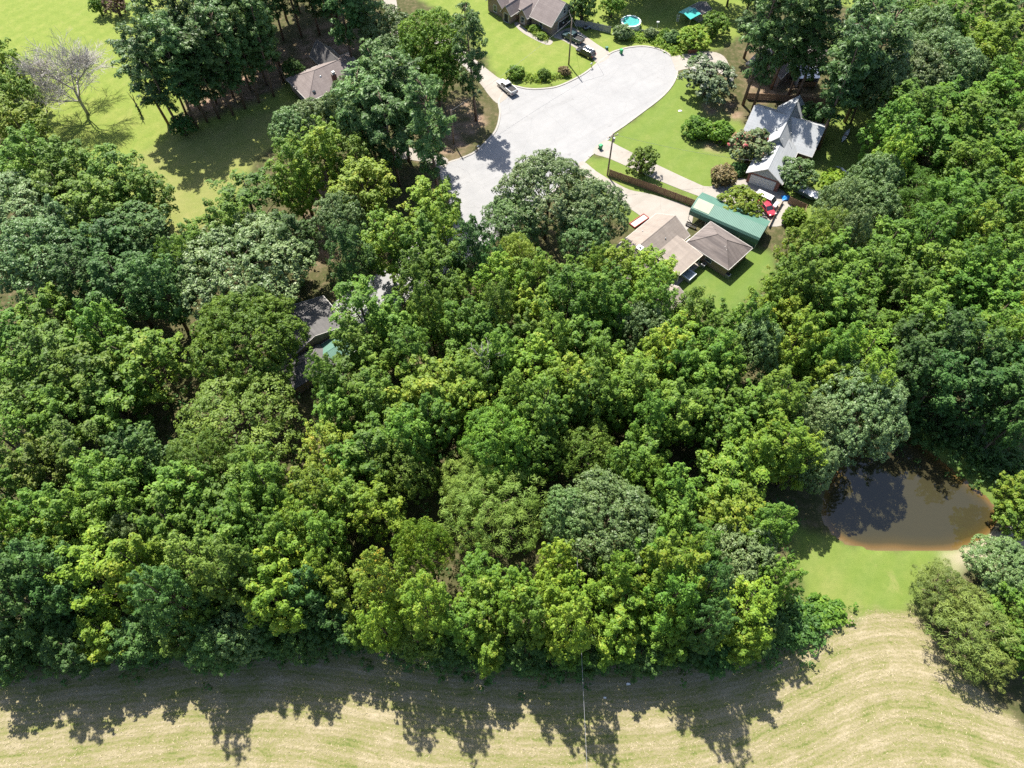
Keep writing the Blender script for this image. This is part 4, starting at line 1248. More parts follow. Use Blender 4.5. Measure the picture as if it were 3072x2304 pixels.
# --- tan brick house with open garage (top of the photograph)
h1 = thing("brick_house", "tan brick house with open garage and grey gable end above the cul-de-sac", "house", (9.3, 160.0, 0), R(48.7))
rf = gable(h1, 0.5, 9.6, 0.4, 6.5, 2.8, 6.2, 'y', R_MAUVE, B_TAN, 0.5, M_SIDING)
gable(h1, 1.2, 9.4, 6.5, 19.0, 2.7, 5.6, 'y', R_MAUVE, B_TAN, 0.45)
gable(h1, -0.6, 4.5, 7.2, 9.6, 2.6, 4.0, 'x', R_MAUVE, B_TAN, 0.4)
gable(h1, -2.2, 4.5, 11.0, 13.6, 2.5, 4.1, 'x', R_MAUVE, B_TAN, 0.4)
gable(h1, -1.4, 4.5, 14.4, 19.0, 2.7, 4.9, 'x', R_MAUVE, B_TAN, 0.45)
g = opening(h1, 5.6, 0.4, '-y', 5.0, 2.15, 0.02, "garage_opening", M_SHADE, 0.14)  # flat near-black panel; the shade inside the garage is put into its colour
for k, (bx_, bz, r) in enumerate(((3.9, 0.3, .28), (5.0, 1.2, .22), (6.4, 0.9, .3), (7.3, 0.4, .26))):
    mb = MB()
    mb.box(bx_ - r, bx_ + r, 0.30, 0.36, bz, bz + r * 1.6)
    mb.build("stored_item", M_WHITE if k % 2 else M_METAL, g)
opening(h1, 5.2, 0.4, '-y', 0.8, 1.3, 3.6)
opening(h1, 0.5, 3.6, '-x', 0.9, 1.3, 0.8)
opening(h1, -0.6, 8.4, '-x', 1.0, 1.5, 0.6)
opening(h1, -1.4, 16.6, '-x', 1.0, 1.6, 0.6)
opening(h1, -2.2, 12.3, '-x', 1.3, 2.1, 0.05, "front_door", M_SHADE)
vent(h1, 6.6, 13, 4.6)
pipe(h1, 3.6, 9.5, 4.6)

# --- grey-roofed brick house with white garage door
h2 = thing("grey_roofed_house", "red brick house with pale grey roofs and a white double garage door", "house", (46.9, 110.5, 0), R(-28))
gable(h2, 0.2, 6.6, 0.3, 11.0, 2.6, 4.7, 'y', R_GREY, B_RED, 0.5, M_SIDING)
gable(h2, -4.4, 9.7, 11.0, 21.2, 2.6, 5.6, 'x', R_GREY, B_RED, 0.5, M_SIDING)
gable(h2, -0.2, 5.6, 8.6, 23.0, 2.7, 6.0, 'y', R_GREY, B_RED, 0.45, M_SIDING)
gable(h2, -3.4, 1.5, 14.8, 18.8, 3.4, 4.9, 'x', R_GREY, M_SIDING, 0.3)
gd = opening(h2, 3.3, 0.3, '-y', 4.9, 2.1, 0.02, "garage_door", M_WHITE, 0.10)
for i in range(4):
    MB().box(0.95, 5.65, 0.228, 0.262, 0.06 + i * 0.52, 0.06 + i * 0.52 + 0.46).build("door_panel", M_WHITE, gd)
opening(h2, 9.7, 14, '+x', 1.2, 1.2, 0.9)
vent(h2, 1.4, 12.0, 5.2)
pipe(h2, 4.6, 14.5, 5.6, 0.8)
pipe(h2, 4.4, 11.0, 5.2, 0.8)
pipe(h2, 3.4, 8.8, 4.9, 0.8)

# --- tan house with patio roof, and its hipped wing
h3 = thing("tan_house", "tan brick house with wide gabled roof, flat patio roof and streaked hipped wing", "house", (38.87, 85.05, 0), R(45))
gable(h3, -15.0, 1.7, 10.5, 17.6, 2.6, 4.6, 'x', R_BROWN, B_TAN, 0.45)
hip(h3, 0.5, 7.1, 0.4, 9.0, 2.55, 4.5, R_STREAK, B_TAN, 0.45)
pr = roof_planes(h3, [[(-7.2, 5.4, 2.62), (-0.35, 5.4, 2.62), (-0.35, 11.9, 3.35), (-7.2, 11.9, 3.35)]], R_BROWN, 0.14, "patio_roof")
rim(pr, [((-7.2, 5.37, 2.62), (-0.35, 5.37, 2.62)), ((-7.23, 5.4, 2.6), (-7.23, 11.9, 3.33)), ((-0.32, 5.4, 2.6), (-0.32, 10.4, 3.15))], 0.1, 0.18, "fascia", plain("tan_trim", (0.45, 0.39, 0.32), 0.7))
for x in (-7.0, -3.8, -0.6):
    MB().box(x - 0.07, x + 0.07, 5.55, 5.69, -0.05, 2.45).build("patio_post", M_WHITE, h3)
MB().box(-7.6, -0.2, 5.2, 10.4, -0.05, 0.06).build("patio_slab", M_CONC, h3)
opening(h3, 0.5, 4.4, '-x', 1.3, 1.1, 1.0)
opening(h3, 3.8, 0.4, '-y', 1.3, 1.0, 1.1)
opening(h3, -4.0, 10.5, '-y', 1.8, 2.0, 0.1, "patio_door")
ch = MB().box(-9.8, -9.0, 12.9, 13.7, 3.4, 5.4).build("chimney", M_METAL, h3)
MB().box(-9.95, -8.85, 12.75, 13.85, 5.4, 5.5).build("chimney_cap", M_WHITE, ch)
MB().tube([(-9.4, 13.3, 5.5), (-9.4, 13.3, 5.85)], 0.22, 10).build("flue", M_METAL, ch)
vent(h3, -3.0, 12.2, 3.75, 0.1, 0.12)
vent(h3, -4.2, 16.5, 3.3, 0.12, 0.15)
vent(h3, 2.6, 2.6, 3.5, 0.14, 0.35, M_WHITE)
pipe(h3, 2.8, 3.2, 3.7, 0.45)
# small shed roof showing between the trees
sh = thing("garden_shed", "low shed with tan roof peeping from the trees below the patio", "shed", (38.87, 85.05, 0), R(45))
gable(sh, -14.6, -10.0, 1.9, 5.4, 2.2, 3.0, 'x', R_BROWN, M_WOOD, 0.3)

# --- green metal carport
m, nt, b = new_mat("green_ribbed_metal")
P = coords(nt)
wv = node(nt, "ShaderNodeTexWave", bands_direction='X', wave_profile='SIN')
wv.inputs["Scale"].default_value = 1.1
nt.links.new(P, wv.inputs["Vector"])
c = ramp(nt, [(0.3, (0.055, 0.125, 0.095)), (0.7, (0.072, 0.155, 0.118))], noise(nt, 0.6, 5, 0.7, P)).outputs[0]
nt.links.new(mixc(nt, math_n(nt, 'MULTIPLY', wv.outputs["Fac"], 0.25), c, (0.040, 0.098, 0.075)), b.inputs["Base Color"])
b.inputs["Roughness"].default_value = 0.6
b.inputs["Specular IOR Level"].default_value = 0.35
bump(nt, b, wv.outputs["Fac"], 0.4, 0.04)
M_GREEN = m
M_PALEGREEN = plain("faded_green_panel", (0.19, 0.235, 0.155), 0.5, 0.1, 1)
X, Y = 34.05, 100.25
cp = thing("carport", "long green metal carport with rounded roof beside the tan house", "carport", (X, Y, 0), R(-33.4))
L_, W_ = 14.1, 5.6
prof = [(0.0, 1.3), (-0.02, 2.3), (0.25, 2.75), (W_ * 0.5, 3.45), (W_ - 0.25, 2.75), (W_ + 0.02, 2.3)]
mb = MB()
for i in range(len(prof) - 1):
    a, c2 = prof[i], prof[i + 1]
    mb.prism([(0, a[0], a[1]), (L_, a[0], a[1]), (L_, c2[0], c2[1]), (0, c2[0], c2[1])], -0.05)
mb.build("roof", M_GREEN, cp)
MB().prism([(0.3, 0.45, 2.84), (3.6, 0.45, 2.84), (3.6, W_ * 0.48, 3.47), (0.3, W_ * 0.48, 3.47)], 0.03).build("pale_panel", M_PALEGREEN, cp)
for x in (0.12, 3.6, 7.0, 10.5, 13.9):
    for y in (0.12, W_ - 0.12):
        MB().box(x - 0.05, x + 0.05, y - 0.05, y + 0.05, -0.05, 2.3).build("post", M_WHITE, cp)
MB().box(9.5, 13.9, 0.2, 5.2, 0.0, 2.1).build("back_wall", M_GREEN, cp)

# --- house among the pines, upper left
h4 = thing("pine_house", "mauve-roofed house half hidden under the pines at the upper left", "house", (-43.5, 132.8, 0), R(38))
hip(h4, 0.0, 15.0, 0.3, 9.5, 2.6, 5.2, R_MAUVE, B_TAN, 0.45)
gable(h4, 8.5, 13.0, 6.0, 14.5, 2.6, 5.0, 'y', R_DARK, B_TAN, 0.45)  # shade on the north wing is put into its darker shingle colour
c1 = MB().box(6.8, 7.7, 1.0, 1.8, 2.5, 5.3).build("chimney", B_RED, h4)
MB().box(6.95, 7.55, 1.15, 1.65, 5.3, 5.8).build("chimney_cap", M_WHITE, c1)
vent(h4, 5.0, 3.4, 4.3, 0.2, 0.2)
MB().box(1.5, 2.1, 0.9, 1.4, 3.2, 3.55).build("skylight", M_GLASS, h4)
opening(h4, 0.0, 4.5, '-x', 1.3, 1.2, 1.0)
opening(h4, 4.0, 0.3, '-y', 1.3, 1.2, 1.0)

# --- house hidden in the wood, left of centre
X, Y = site(940, 965, 3.0)
h5 = thing("hidden_house", "grey-roofed house almost hidden by trees left of centre", "house", (X, Y, 0), R(40))
gable(h5, -7.5, 4.0, -3.8, 3.8, 2.6, 4.6, 'y', R_DARK, B_TAN, 0.4)  # dark shingle carries the tree shade that lies over most of this roof
hip(h5, -9.0, -2.0, -9.0, -4.5, 2.5, 3.8, R_DARK, B_TAN, 0.4, white=False)
X, Y = site(1008, 1018, 0.5)
dk = thing("wooden_deck", "narrow grey plank deck beside the hidden house", "deck", (X, Y, 0), R(42))
for i in range(14):
    MB().box(-3.5 + 0.0, 3.5, -1.4 + i * 0.2, -1.4 + i * 0.2 + 0.17, 0.45, 0.5).build("plank", M_GWOOD, dk)
for x in (-3.3, 3.3):
    for y in (-1.2, 1.2):
        MB().box(x - 0.06, x + 0.06, y - 0.06, y + 0.06, -0.05, 0.448).build("post", M_GWOOD, dk)
X, Y = site(1012, 1045, 2.2)
gs = thing("green_shed", "shed with green ribbed metal roof beside the hidden house", "shed", (X, Y, 0), R(42))
gable(gs, -2.8, 2.8, -2.2, 2.2, 2.1, 2.8, 'x', M_GREEN, M_GWOOD, 0.25)

# --- house and shed at the upper right among pines
X, Y = site(2345, 150, 3.5)
h6 = thing("mauve_roofed_house", "mauve-roofed house glimpsed between pines at the upper right", "house", (X, Y, 0), R(52))
gable(h6, -8, 6, -4, 4, 2.6, 4.8, 'x', R_MAUVE, B_TAN, 0.4)
hip(h6, 1.0, 8.0, -8.0, -3.0, 2.5, 3.9, R_MAUVE, B_TAN, 0.4, white=False)
X, Y = site(2418, 262, 0)
s6 = thing("open_shed", "dark open-fronted shed with pale metal roof behind the grey-roofed house", "shed", (X, Y, 0), R(2))
roof_planes(s6, [[(-2.3, -0.2, 2.4), (2.3, -0.2, 2.4), (2.3, 4.4, 3.0), (-2.3, 4.4, 3.0)]], M_METAL, 0.08)
for x in (-2.2, 2.2):
    MB().box(x - 0.08, x + 0.08, 0.0, 4.2, -0.05, 2.32).build("side_wall", M_GWOOD, s6)
MB().box(-2.1, 2.1, 4.0, 4.15, -0.05, 2.7).build("back_wall", M_GWOOD, s6)
for i in range(4):
    MB().box(-2.1, 2.1, 0.02, 0.1, 0.15 + i * 0.3, 0.37 + i * 0.3).build("front_board", M_WOOD, s6)

# ------------------------------------------------------------------ fences
def fence(name, label, pts, h, mat, panel=2.4, gap=0.02, base_h=0.0):
    t0 = pts[0]
    root = thing(name, label, "fence", (t0[0], t0[1], 0))
    rgf = random.Random(len(label))
    for a, c2 in zip(pts[:-1], pts[1:]):
        d = Vector((c2[0] - a[0], c2[1] - a[1]))
        n_ = max(1, round(d.length / panel))
        ang = math.atan2(d.y, d.x)
        w = d.length / n_
        for i in range(n_):
            o = Vector((a[0] - t0[0], a[1] - t0[1])) + d * (i / n_)
            mb = MB()
            nb = max(4, int(w / 0.15))
            for j in range(nb):
                hh = h + rgf.uniform(-0.02, 0.02)
                mb.box(0.06 + j * (w - 0.06) / nb, 0.06 + (j + 1) * (w - 0.06) / nb - 0.012, -0.012 + rgf.uniform(-.006, .006), 0.012, base_h, hh)
            mb.box(0, w, 0.013, 0.06, 0.35, 0.44)
            mb.box(0, w, 0.013, 0.06, h - 0.4, h - 0.31)
            mb.build("panel", mat, root, (o.x, o.y, 0), ang)
            MB().box(-0.05, 0.05, 0.061, 0.16, -0.2, h + 0.05).build("post", mat, root, (o.x, o.y, 0), ang)
    return root
fence("board_fence", "long brown board fence between the two concrete drives", [site(1826, 528), site(1960, 575), site(2086, 622)], 1.75, M_WOOD)
fence("board_fence", "brown board fence behind the covered boat near the garage", [site(2362, 610), site(2412, 632)], 1.7, M_WOOD)
fence("board_fence", "short board fence running from the boat towards the wood", [site(2412, 634), site(2404, 672)], 1.7, M_WOOD)
fence("grey_fence", "grey board fence joining the brick house to the pool", [site(1724, 78), site(1780, 88), site(1832, 100)], 1.7, M_GWOOD)
fence("grey_fence", "low grey board fence between the pool and the shrubs", [site(1890, 100), site(1960, 106), site(2010, 112)], 1.2, M_GWOOD)
fence("board_fence", "dark board fence behind the grey-roofed house", [site(2240, 298), site(2330, 302), site(2500, 320)], 1.6, M_WOOD)
fence("board_fence", "dark low fence edging the drive by the red car", [site(2346, 610), site(2322, 650), site(2306, 684)], 0.9, M_WOOD)
fence("brown_gate", "short reddish-brown fence at the head of the cul-de-sac drive", [site(2064, 162), site(2090, 160)], 1.0, plain("red_boards", (0.20, 0.085, 0.05), 0.8))

# ------------------------------------------------------------------ poles and wires
M_POLE = plain("pole_wood", (0.20, 0.155, 0.12), 0.9, 0.25, 3, streak=(4, 4, 0.4))
def pole(u, v, h, label, arm=True, can=False, lamp=False, tilt=0.0):
    X, Y = site(u, v)
    p = thing("utility_pole", label, "pole", (X, Y, -0.1), 0.4, "utility poles")
    MB().tube([(0, 0, 0), (0.01, 0, h * 0.6), (0.0, 0, h)], [0.19, 0.16, 0.12], 10).build("shaft", M_POLE, p, smooth=True)
    if arm:
        MB().box(-1.0, 1.0, -0.16, -0.05, h - 0.6, h - 0.46).build("crossarm", M_POLE, p)
        for x in (-0.9, 0.0, 0.9):
            MB().tube([(x, -0.1, h - 0.46), (x, -0.1, h - 0.24)], [0.05, 0.07], 8).build("insulator", M_WHITE, p)
    if can:
        t = MB().tube([(0.34, 0.1, h - 2.1), (0.34, 0.1, h - 1.2)], 0.24, 14)
        t.build("transformer", M_METAL, p, smooth=False)
    if lamp:
        MB().tube([(0, 0, h - 0.9), (-0.5, -0.3, h - 0.5), (-1.1, -0.6, h - 0.45)], 0.035, 6).build("lamp_bracket", M_METAL, p)
        MB().tube([(-1.05, -0.58, h - 0.45), (-1.55, -0.8, h - 0.5)], [0.12, 0.07], 8).build("lamp_head", M_METAL, p)
    return Vector((X, Y, h - 0.3))
pA = pole(1706, 194, 11.2, "tall utility pole standing in the tan shrub by the cul-de-sac", arm=False, can=False, lamp=False)
pB = pole(1822, 526, 10.4, "utility pole with transformer and street lamp at the board fence", arm=True, can=True, lamp=True)
pC = pole(1362, 432, 8.5, "dark utility pole in the shade left of the cul-de-sac", arm=False)
M_WIRE = plain("wire", (0.20, 0.20, 0.21), 0.5)
def wire(a, c2, sag, label, r=0.018):
    a, c2 = Vector(a), Vector(c2)
    pts = []
    for i in range(13):
        t = i / 12
        p = a.lerp(c2, t)
        p.z -= sag * 4 * t * (1 - t)
        pts.append(tuple(p - a))
    o = MB().tube(pts, r, 5).build("power_line", M_WIRE, None, tuple(a))
    return tag(o, label, "cable", "overhead wires")
wire(pA, (13.5, 164.5, 4.4), 0.3, "overhead wire from the tall pole to the brick house")
wire(pA, (21.0, 145.5, 0.0), 0.0, "guy wire from the tall pole down to the lawn", 0.022)
wire(pA, pC, 0.8, "overhead wire crossing from the tall pole to the shaded pole")
wire(pB, (54.5, 112.0, 3.4), 0.9, "service wire from the transformer pole to the garage")
X0_, Y0_ = site(1752, 1962, 11)
X1_, Y1_ = site(1768, 2420, 9.5)
wire((X0_ - 0.3, Y0_ + 14, 11.6), (X1_, Y1_ - 12, 9.5), 0.5, "single pale wire hanging over the mown field", 0.022)

# ------------------------------------------------------------------ vehicles
def paint(name, col, rough=0.28):
    m, nt, b = new_mat(name)
    P = coords(nt)
    nt.links.new(ramp(nt, [(0.3, tuple(c * 0.9 for c in col)), (0.7, col)], noise(nt, 2.0, 4, 0.6, P)).outputs[0], b.inputs["Base Color"])
    b.inputs["Roughness"].default_value = rough
    b.inputs["Coat Weight"].default_value = 0.5
    b.inputs["Coat Roughness"].default_value = 0.08
    return m
M_CARGLASS = plain("car_glass", (0.02, 0.025, 0.03), 0.05, 0.1, 1, spec=0.9)
M_RIM = plain("wheel_rim", (0.5, 0.5, 0.5), 0.3, 0.1, 1, metallic=0.9)
M_LAMP = plain("headlamp", (0.75, 0.76, 0.78), 0.15, 0.05, 1)
M_TAIL = plain("tail_lamp", (0.40, 0.02, 0.02), 0.2, 0.1, 1)
def sect(x, hw, z0, z1, r=0.12):
    """rounded cross-section of a car body"""
    return [(x, -hw + r * .3, z0), (x, -hw, z0 + r), (x, -hw, z1 - r), (x, -hw + r, z1), (x, hw - r, z1), (x, hw, z1 - r), (x, hw, z0 + r), (x, hw - r * .3, z0)]
def vehicle(name, label, cat, u0, col, kind, rz, pmat=None):
    X, Y = u0
    v = thing(name, label, cat, (X, Y, 0.03), rz)
    pm = pmat or paint(name + "_paint", col)
    if kind == "pickup":
        L, Wd, belt, roofz = 5.7, 0.98, 1.08, 1.86
        secs = [(-L / 2, .90, .48, 1.02), (-L / 2 + .12, .97, .42, 1.08), (-.55, .98, .38, 1.10), (0.95, .98, .36, 1.12), (1.2, .97, .36, 1.12), (2.5, .95, .36, 1.03), (L / 2 - .1, .90, .42, .95), (L / 2, .82, .48, .88)]
        cab = [(-0.62, 0.10, .84, .74), (1.35, -.75, .86, .74)]
        cab_x = (-.62, 1.42)
    elif kind == "suv":
        L, Wd, belt, roofz = 4.75, 0.93, 1.02, 1.70
        secs = [(-L / 2, .80, .45, .98), (-L / 2 + .12, .91, .40, 1.06), (-.8, .93, .34, 1.06), (0.9, .93, .34, 1.05), (1.9, .90, .36, .95), (L / 2 - .1, .82, .40, .86), (L / 2, .70, .46, .80)]
        cab_x = (-L / 2 + .18, 1.25)
    elif kind == "van":
        L, Wd, belt, roofz = 4.9, 0.95, 1.05, 1.82
        secs = [(-L / 2, .84, .42, 1.02), (-L / 2 + .1, .94, .38, 1.10), (-.8, .95, .34, 1.10), (1.1, .95, .34, 1.06), (2.0, .90, .36, .92), (L / 2 - .1, .80, .40, .82), (L / 2, .66, .46, .74)]
        cab_x = (-L / 2 + .1, 1.75)
    else:
        L, Wd, belt, roofz = 4.5, 0.88, .90, 1.42
        secs = [(-L / 2, .74, .42, .86), (-L / 2 + .12, .86, .36, .94), (-.9, .88, .32, .94), (0.8, .88, .32, .92), (1.8, .84, .34, .82), (L / 2 - .1, .76, .38, .74), (L / 2, .62, .44, .68)]
        cab_x = (-1.75, 1.15)
    body = MB().loft([sect(*s) for s in secs]).build("body", pm, v, smooth=False, bevel=0.03)
    c0, c1 = cab_x
    rs, fs = (0.18, 0.62) if kind in ("suv", "van") else ((0.12, 0.66) if kind == "pickup" else (0.62, 0.72))
    tw_ = Wd - 0.20
    lo = [(c0, -Wd + .05, belt - .02), (c1, -Wd + .05, belt - .02), (c1, Wd - .05, belt - .02), (c0, Wd - .05, belt - .02)]
    hi = [(c0 + rs, -tw_, roofz - .07), (c1 - fs, -tw_, roofz - .07), (c1 - fs, tw_, roofz - .07), (c0 + rs, tw_, roofz - .07)]
    MB().loft([lo, hi]).build("windows", M_CARGLASS, v, bevel=0.02)
    top = [(x + (0.06 if x < 0 else -0.06), y * 0.94, roofz) for x, y, z in hi]
    base = [(x, y * 1.015, roofz - .075) for x, y, z in hi]
    MB().loft([base, top]).build("roof", pm, v, bevel=0.02)
    pl = MB()
    for i in range(4):
        a, c_ = Vector(lo[i]), Vector(hi[i])
        pl.tube([a, c_], 0.045, 4)
    for y in (-1, 1):
        pl.tube([((c0 + c1) / 2 - .05, y * (Wd - .05), belt), ((c0 + rs + c1 - fs) / 2, y * tw_, roofz - .07)], 0.045, 4)
    pl.build("pillars", pm, v)
    if kind == "pickup":
        MB().box(-L / 2 + .16, -.75, -.80, .80, 1.05, 1.112).build("cargo_bed", M_SHADE, v)
        for y in (-1, 1):
            MB().box(-L / 2 + .05, -.68, y * .98 - (.15 if y > 0 else 0.0), y * .98 + (.15 if y < 0 else 0.0), 1.05, 1.36).build("bed_side", pm, v, bevel=0.02)
        MB().box(-L / 2, -L / 2 + .1, -.96, .96, .6, 1.35).build("tailgate", pm, v, bevel=0.02)
    if kind == "suv":
        MB().box(-.6, .15, -.45, .45, roofz + .002, roofz + .018).build("sunroof", M_CARGLASS, v)
        for y in (-.62, .62):
            MB().tube([(-1.6, y, roofz + .05), (.3, y, roofz + .05)], 0.025, 5).build("roof_rail", M_RIM, v)
    wb = L * 0.30
    for x in (-wb, wb):
        for y in (-1, 1):
            rr = 0.37 if kind != "car" else 0.32
            ty = MB().tube([(x, y * (Wd - .24), rr), (x, y * (Wd + .015), rr)], rr, 16).build("wheel", M_BLACK, v)
            MB().tube([(x, y * (Wd + .01), rr), (x, y * (Wd + .03), rr)], rr * .62, 12).build("rim", M_RIM, ty)
    for y in (-1, 1):
        MB().box(L / 2 - .22, L / 2 - .02, y * .62 - .16, y * .62 + .16, .66, .82).build("headlight", M_LAMP, v)
        MB().box(-L / 2 - .015, -L / 2 + .1, y * .74 - .1, y * .74 + .1, .72, 1.0).build("taillight", M_TAIL, v)
        MB().box(c1 - .55, c1 - .38, y * (Wd + .09) - .09, y * (Wd + .09) + .09, belt + .02, belt + .16).build("mirror", pm, v)
    return v
def mid(a, c2, h=0.5):
    p, q = site(*a, h), site(*c2, h)
    return ((p[0] + q[0]) / 2, (p[1] + q[1]) / 2)
def head(a, c2, h=0.5):
    p, q = site(*a, h), site(*c2, h)
    return math.atan2(q[1] - p[1], q[0] - p[0])
vehicle("pickup_truck", "white pickup truck at the left edge of the cul-de-sac", "pickup", mid((1494, 240), (1548, 278), 0.9), (0.56, 0.56, 0.55), "pickup", head((1548, 284), (1492, 237)))
vehicle("pickup_truck", "dark green pickup truck on the drive behind the black car", "pickup", mid((1695, 100), (1742, 122), .8), (0.02, 0.045, 0.05), "pickup", head((1744, 125), (1693, 101)))
vehicle("sport_utility_car", "black estate car nearest the road on the brick house drive", "car", mid((1735, 148), (1780, 166), .7), (0.012, 0.014, 0.016), "suv", head((1776, 166), (1733, 145)))
vehicle("van", "white van parked in front of the white garage door", "van", mid((2272, 584), (2326, 612), .9), (0.58, 0.58, 0.58), "van", head((2271, 588), (2326, 614)))
vehicle("red_car", "red car beside the white van, half under the yellow-green tree", "car", mid((2288, 608), (2314, 636), .7), (0.36, 0.03, 0.05), "car", head((2290, 610), (2316, 643)))

# covered boat on its trailer beside the garage
X, Y = site(2420, 590)
bt = thing("covered_boat", "boat on a trailer under a crumpled silver cover beside the garage", "boat", (X, Y, 0), R(-40))
MB().loft([[(-2.6, -.9, .55), (-2.6, -1.05, 1.35), (-2.6, 1.05, 1.35), (-2.6, .9, .55)], [(1.0, -.9, .5), (1.0, -1.1, 1.4), (1.0, 1.1, 1.4), (1.0, .9, .5)], [(2.7, -.2, .75), (2.7, -.35, 1.5), (2.7, .35, 1.5), (2.7, .2, .75)]]).build("hull", plain("teal_hull", (0.10, 0.14, 0.13), 0.4), bt)
mb = MB()
rgc = random.Random(4)
gridp = [[(-2.75 + i * .7, -1.15 + j * .46, 1.45 + 0.55 * (1 - abs(j - 2.5) / 2.5) * (1 - .05 * i) + rgc.uniform(-.09, .09)) for j in range(6)] for i in range(8)]
for i in range(7):
    for j in range(5):
        mb.poly([gridp[i][j], gridp[i + 1][j], gridp[i + 1][j + 1], gridp[i][j + 1]])
mb.build("cover", plain("silver_tarp", (0.46, 0.47, 0.50), 0.4, 0.2, 2, metallic=0.3), bt)
for y in (-1, 1):
    MB().tube([(-.5, y * .85, .32), (-.5, y * 1.05, .32)], .32, 14).build("wheel", M_BLACK, bt)
MB().box(-2.5, 3.4, -.06, .06, .4, .5).build("trailer_beam", M_METAL, bt)

# ------------------------------------------------------------------ garden things
# round pool
X, Y = 28.7, 165.0
pl = thing("round_pool", "round turquoise above-ground pool behind the grey fence", "pool", (X, Y, 0))
ring = lambda r, z, n_=40: [(r * math.cos(2 * math.pi * i / n_), r * math.sin(2 * math.pi * i / n_), z) for i in range(n_)]
MB().loft([ring(2.35, -.05), ring(2.35, 1.15), ring(2.18, 1.15), ring(2.18, .2)], cap=False).build("pool_wall", plain("pale_pool_wall", (0.55, 0.62, 0.62), 0.5), pl)
MB().poly(ring(2.2, 1.0)).build("water", plain("pool_water", (0.06, 0.28, 0.26), 0.06, 0.15, 1.2, spec=0.9), pl)
MB().loft([ring(2.42, 1.152), ring(2.42, 1.2), ring(2.14, 1.2), ring(2.14, 1.152), ring(2.42, 1.152)], cap=False).build("rim", plain("pool_rim", (0.62, 0.72, 0.70), 0.5), pl)
mb = MB()
for y in (-.25, .25):
    mb.tube([(-2.9, y, 0), (-2.4, y, 1.6), (-1.9, y, 1.6), (-1.7, y, .5)], 0.035, 6)
mb.build("ladder", M_WHITE, pl)
# turquoise canopy over a shed
X, Y = 42.8, 166.4
cn = thing("canopy_shelter", "turquoise tarp canopy in front of a dark shed on the back lawn", "shelter", (X, Y, 0), R(40))
M_TURQ = plain("turquoise_tarp", (0.035, 0.30, 0.27), 0.45, 0.12, 1)
roof_planes(cn, [[(-1.8, -1.9, 2.3), (1.9, -1.9, 2.3), (1.9, 0.2, 2.7), (-1.8, .2, 2.7)], [(-1.8, .2, 2.7), (1.9, .2, 2.7), (1.9, 2.0, 2.3), (-1.8, 2.0, 2.3)]], M_TURQ, 0.04, "tarp")
for x in (-1.7, 1.8):
    for y in (-1.8, 1.9):
        MB().box(x - .04, x + .04, y - .04, y + .04, -.05, 2.28).build("post", M_METAL, cn)
gable(cn, 2.1, 5.6, -1.8, 1.9, 2.0, 2.8, 'x', R_DARK, M_GWOOD, 0.2)
X, Y = site(2032, 66)
ld = thing("ladder", "short white ladder standing on the back lawn by the canopy", "ladder", (X, Y, 0), R(70))
for y in (-.3, .3):
    MB().tube([(0, y, 0), (-.6, y, 2.2)], 0.045, 6).build("rail", M_WHITE, ld)
for i in range(5):
    MB().tube([(-.06 - i * .12, -.3, .25 + i * .42), (-.06 - i * .12, .3, .25 + i * .42)], 0.035, 6).build("rung", M_WHITE, ld)
X, Y = site(1969, 96)
bf = thing("feeder_pole", "thin white pole with a small white box behind the grey fence", "bird feeder", (X, Y, 0))
MB().tube([(0, 0, 0), (0, 0, 2.3)], .035, 6).build("shaft", M_WHITE, bf)
MB().prism([(-.3, -.2, 2.3), (.3, -.2, 2.3), (.3, .2, 2.3), (-.3, .2, 2.3)], .3).build("box", M_WHITE, bf, bevel=.03)

# wheelie bins
M_BIN = plain("green_bin", (0.03, 0.30, 0.10), 0.45, 0.12, 2)
def bin_(u, v, label, rz):
    X, Y = site(u, v)
    o = thing("wheelie_bin", label, "bin", (X, Y, .03), rz, "green wheelie bins")
    MB().loft([[(-.26, -.28, .08), (.26, -.28, .08), (.26, .28, .08), (-.26, .28, .08)], [(-.33, -.36, 1.0), (.33, -.36, 1.0), (.33, .36, 1.0), (-.33, .36, 1.0)]]).build("bin_body", M_BIN, o, bevel=.03)
    MB().loft([[(-.35, -.38, 1.002), (.35, -.38, 1.002), (.35, .42, 1.002), (-.35, .42, 1.002)], [(-.28, -.30, 1.1), (.28, -.30, 1.1), (.28, .36, 1.1), (-.28, .36, 1.1)]]).build("lid", M_BIN, o, bevel=.02)
    for x in (-.24, .24):
        MB().tube([(x - .04, .33, .13), (x + .04, .33, .13)], .13, 10).build("wheel", M_BLACK, o)
    MB().tube([(-.25, .43, .98), (.25, .43, .98)], .025, 6).build("handle", M_BLACK, o)
bin_(1863, 161, "green wheelie bin on the kerb at the top of the cul-de-sac", .3)
bin_(1801, 447, "green wheelie bin at the mouth of the long concrete drive", 2.2)
# mailboxes
def mailbox(u, v, label, rz, ringed=False):
    X, Y = site(u, v)
    o = thing("mailbox", label, "mailbox", (X, Y, 0), rz)
    MB().box(-.06, .06, -.06, .06, -.1, 1.15).build("post", M_WOOD, o)
    MB().box(-.5, .12, -.05, .05, .98, 1.06).build("arm", M_WOOD, o)
    prof_ = [(-.12, 0), (.12, 0), (.12, .14), (.07, .22), (-.07, .22), (-.12, .14)]
    MB().prism([(-.55, y, 1.065 + z) for y, z in prof_], (.55, 0, 0)).build("box", M_BLACK if ringed else M_METAL, o)
    if ringed:
        for i in range(12):
            a = i * math.pi / 6
            MB().box(-.11, .11, -.07, .07, -.02, .14).build("edging_stone", plain("edging", (0.5, 0.42, 0.36), .9), o, (.75 * math.cos(a), .75 * math.sin(a), 0), a + math.pi / 2)
mailbox(1775, 203, "wooden mailbox post at the corner of the brick house drive", .8)
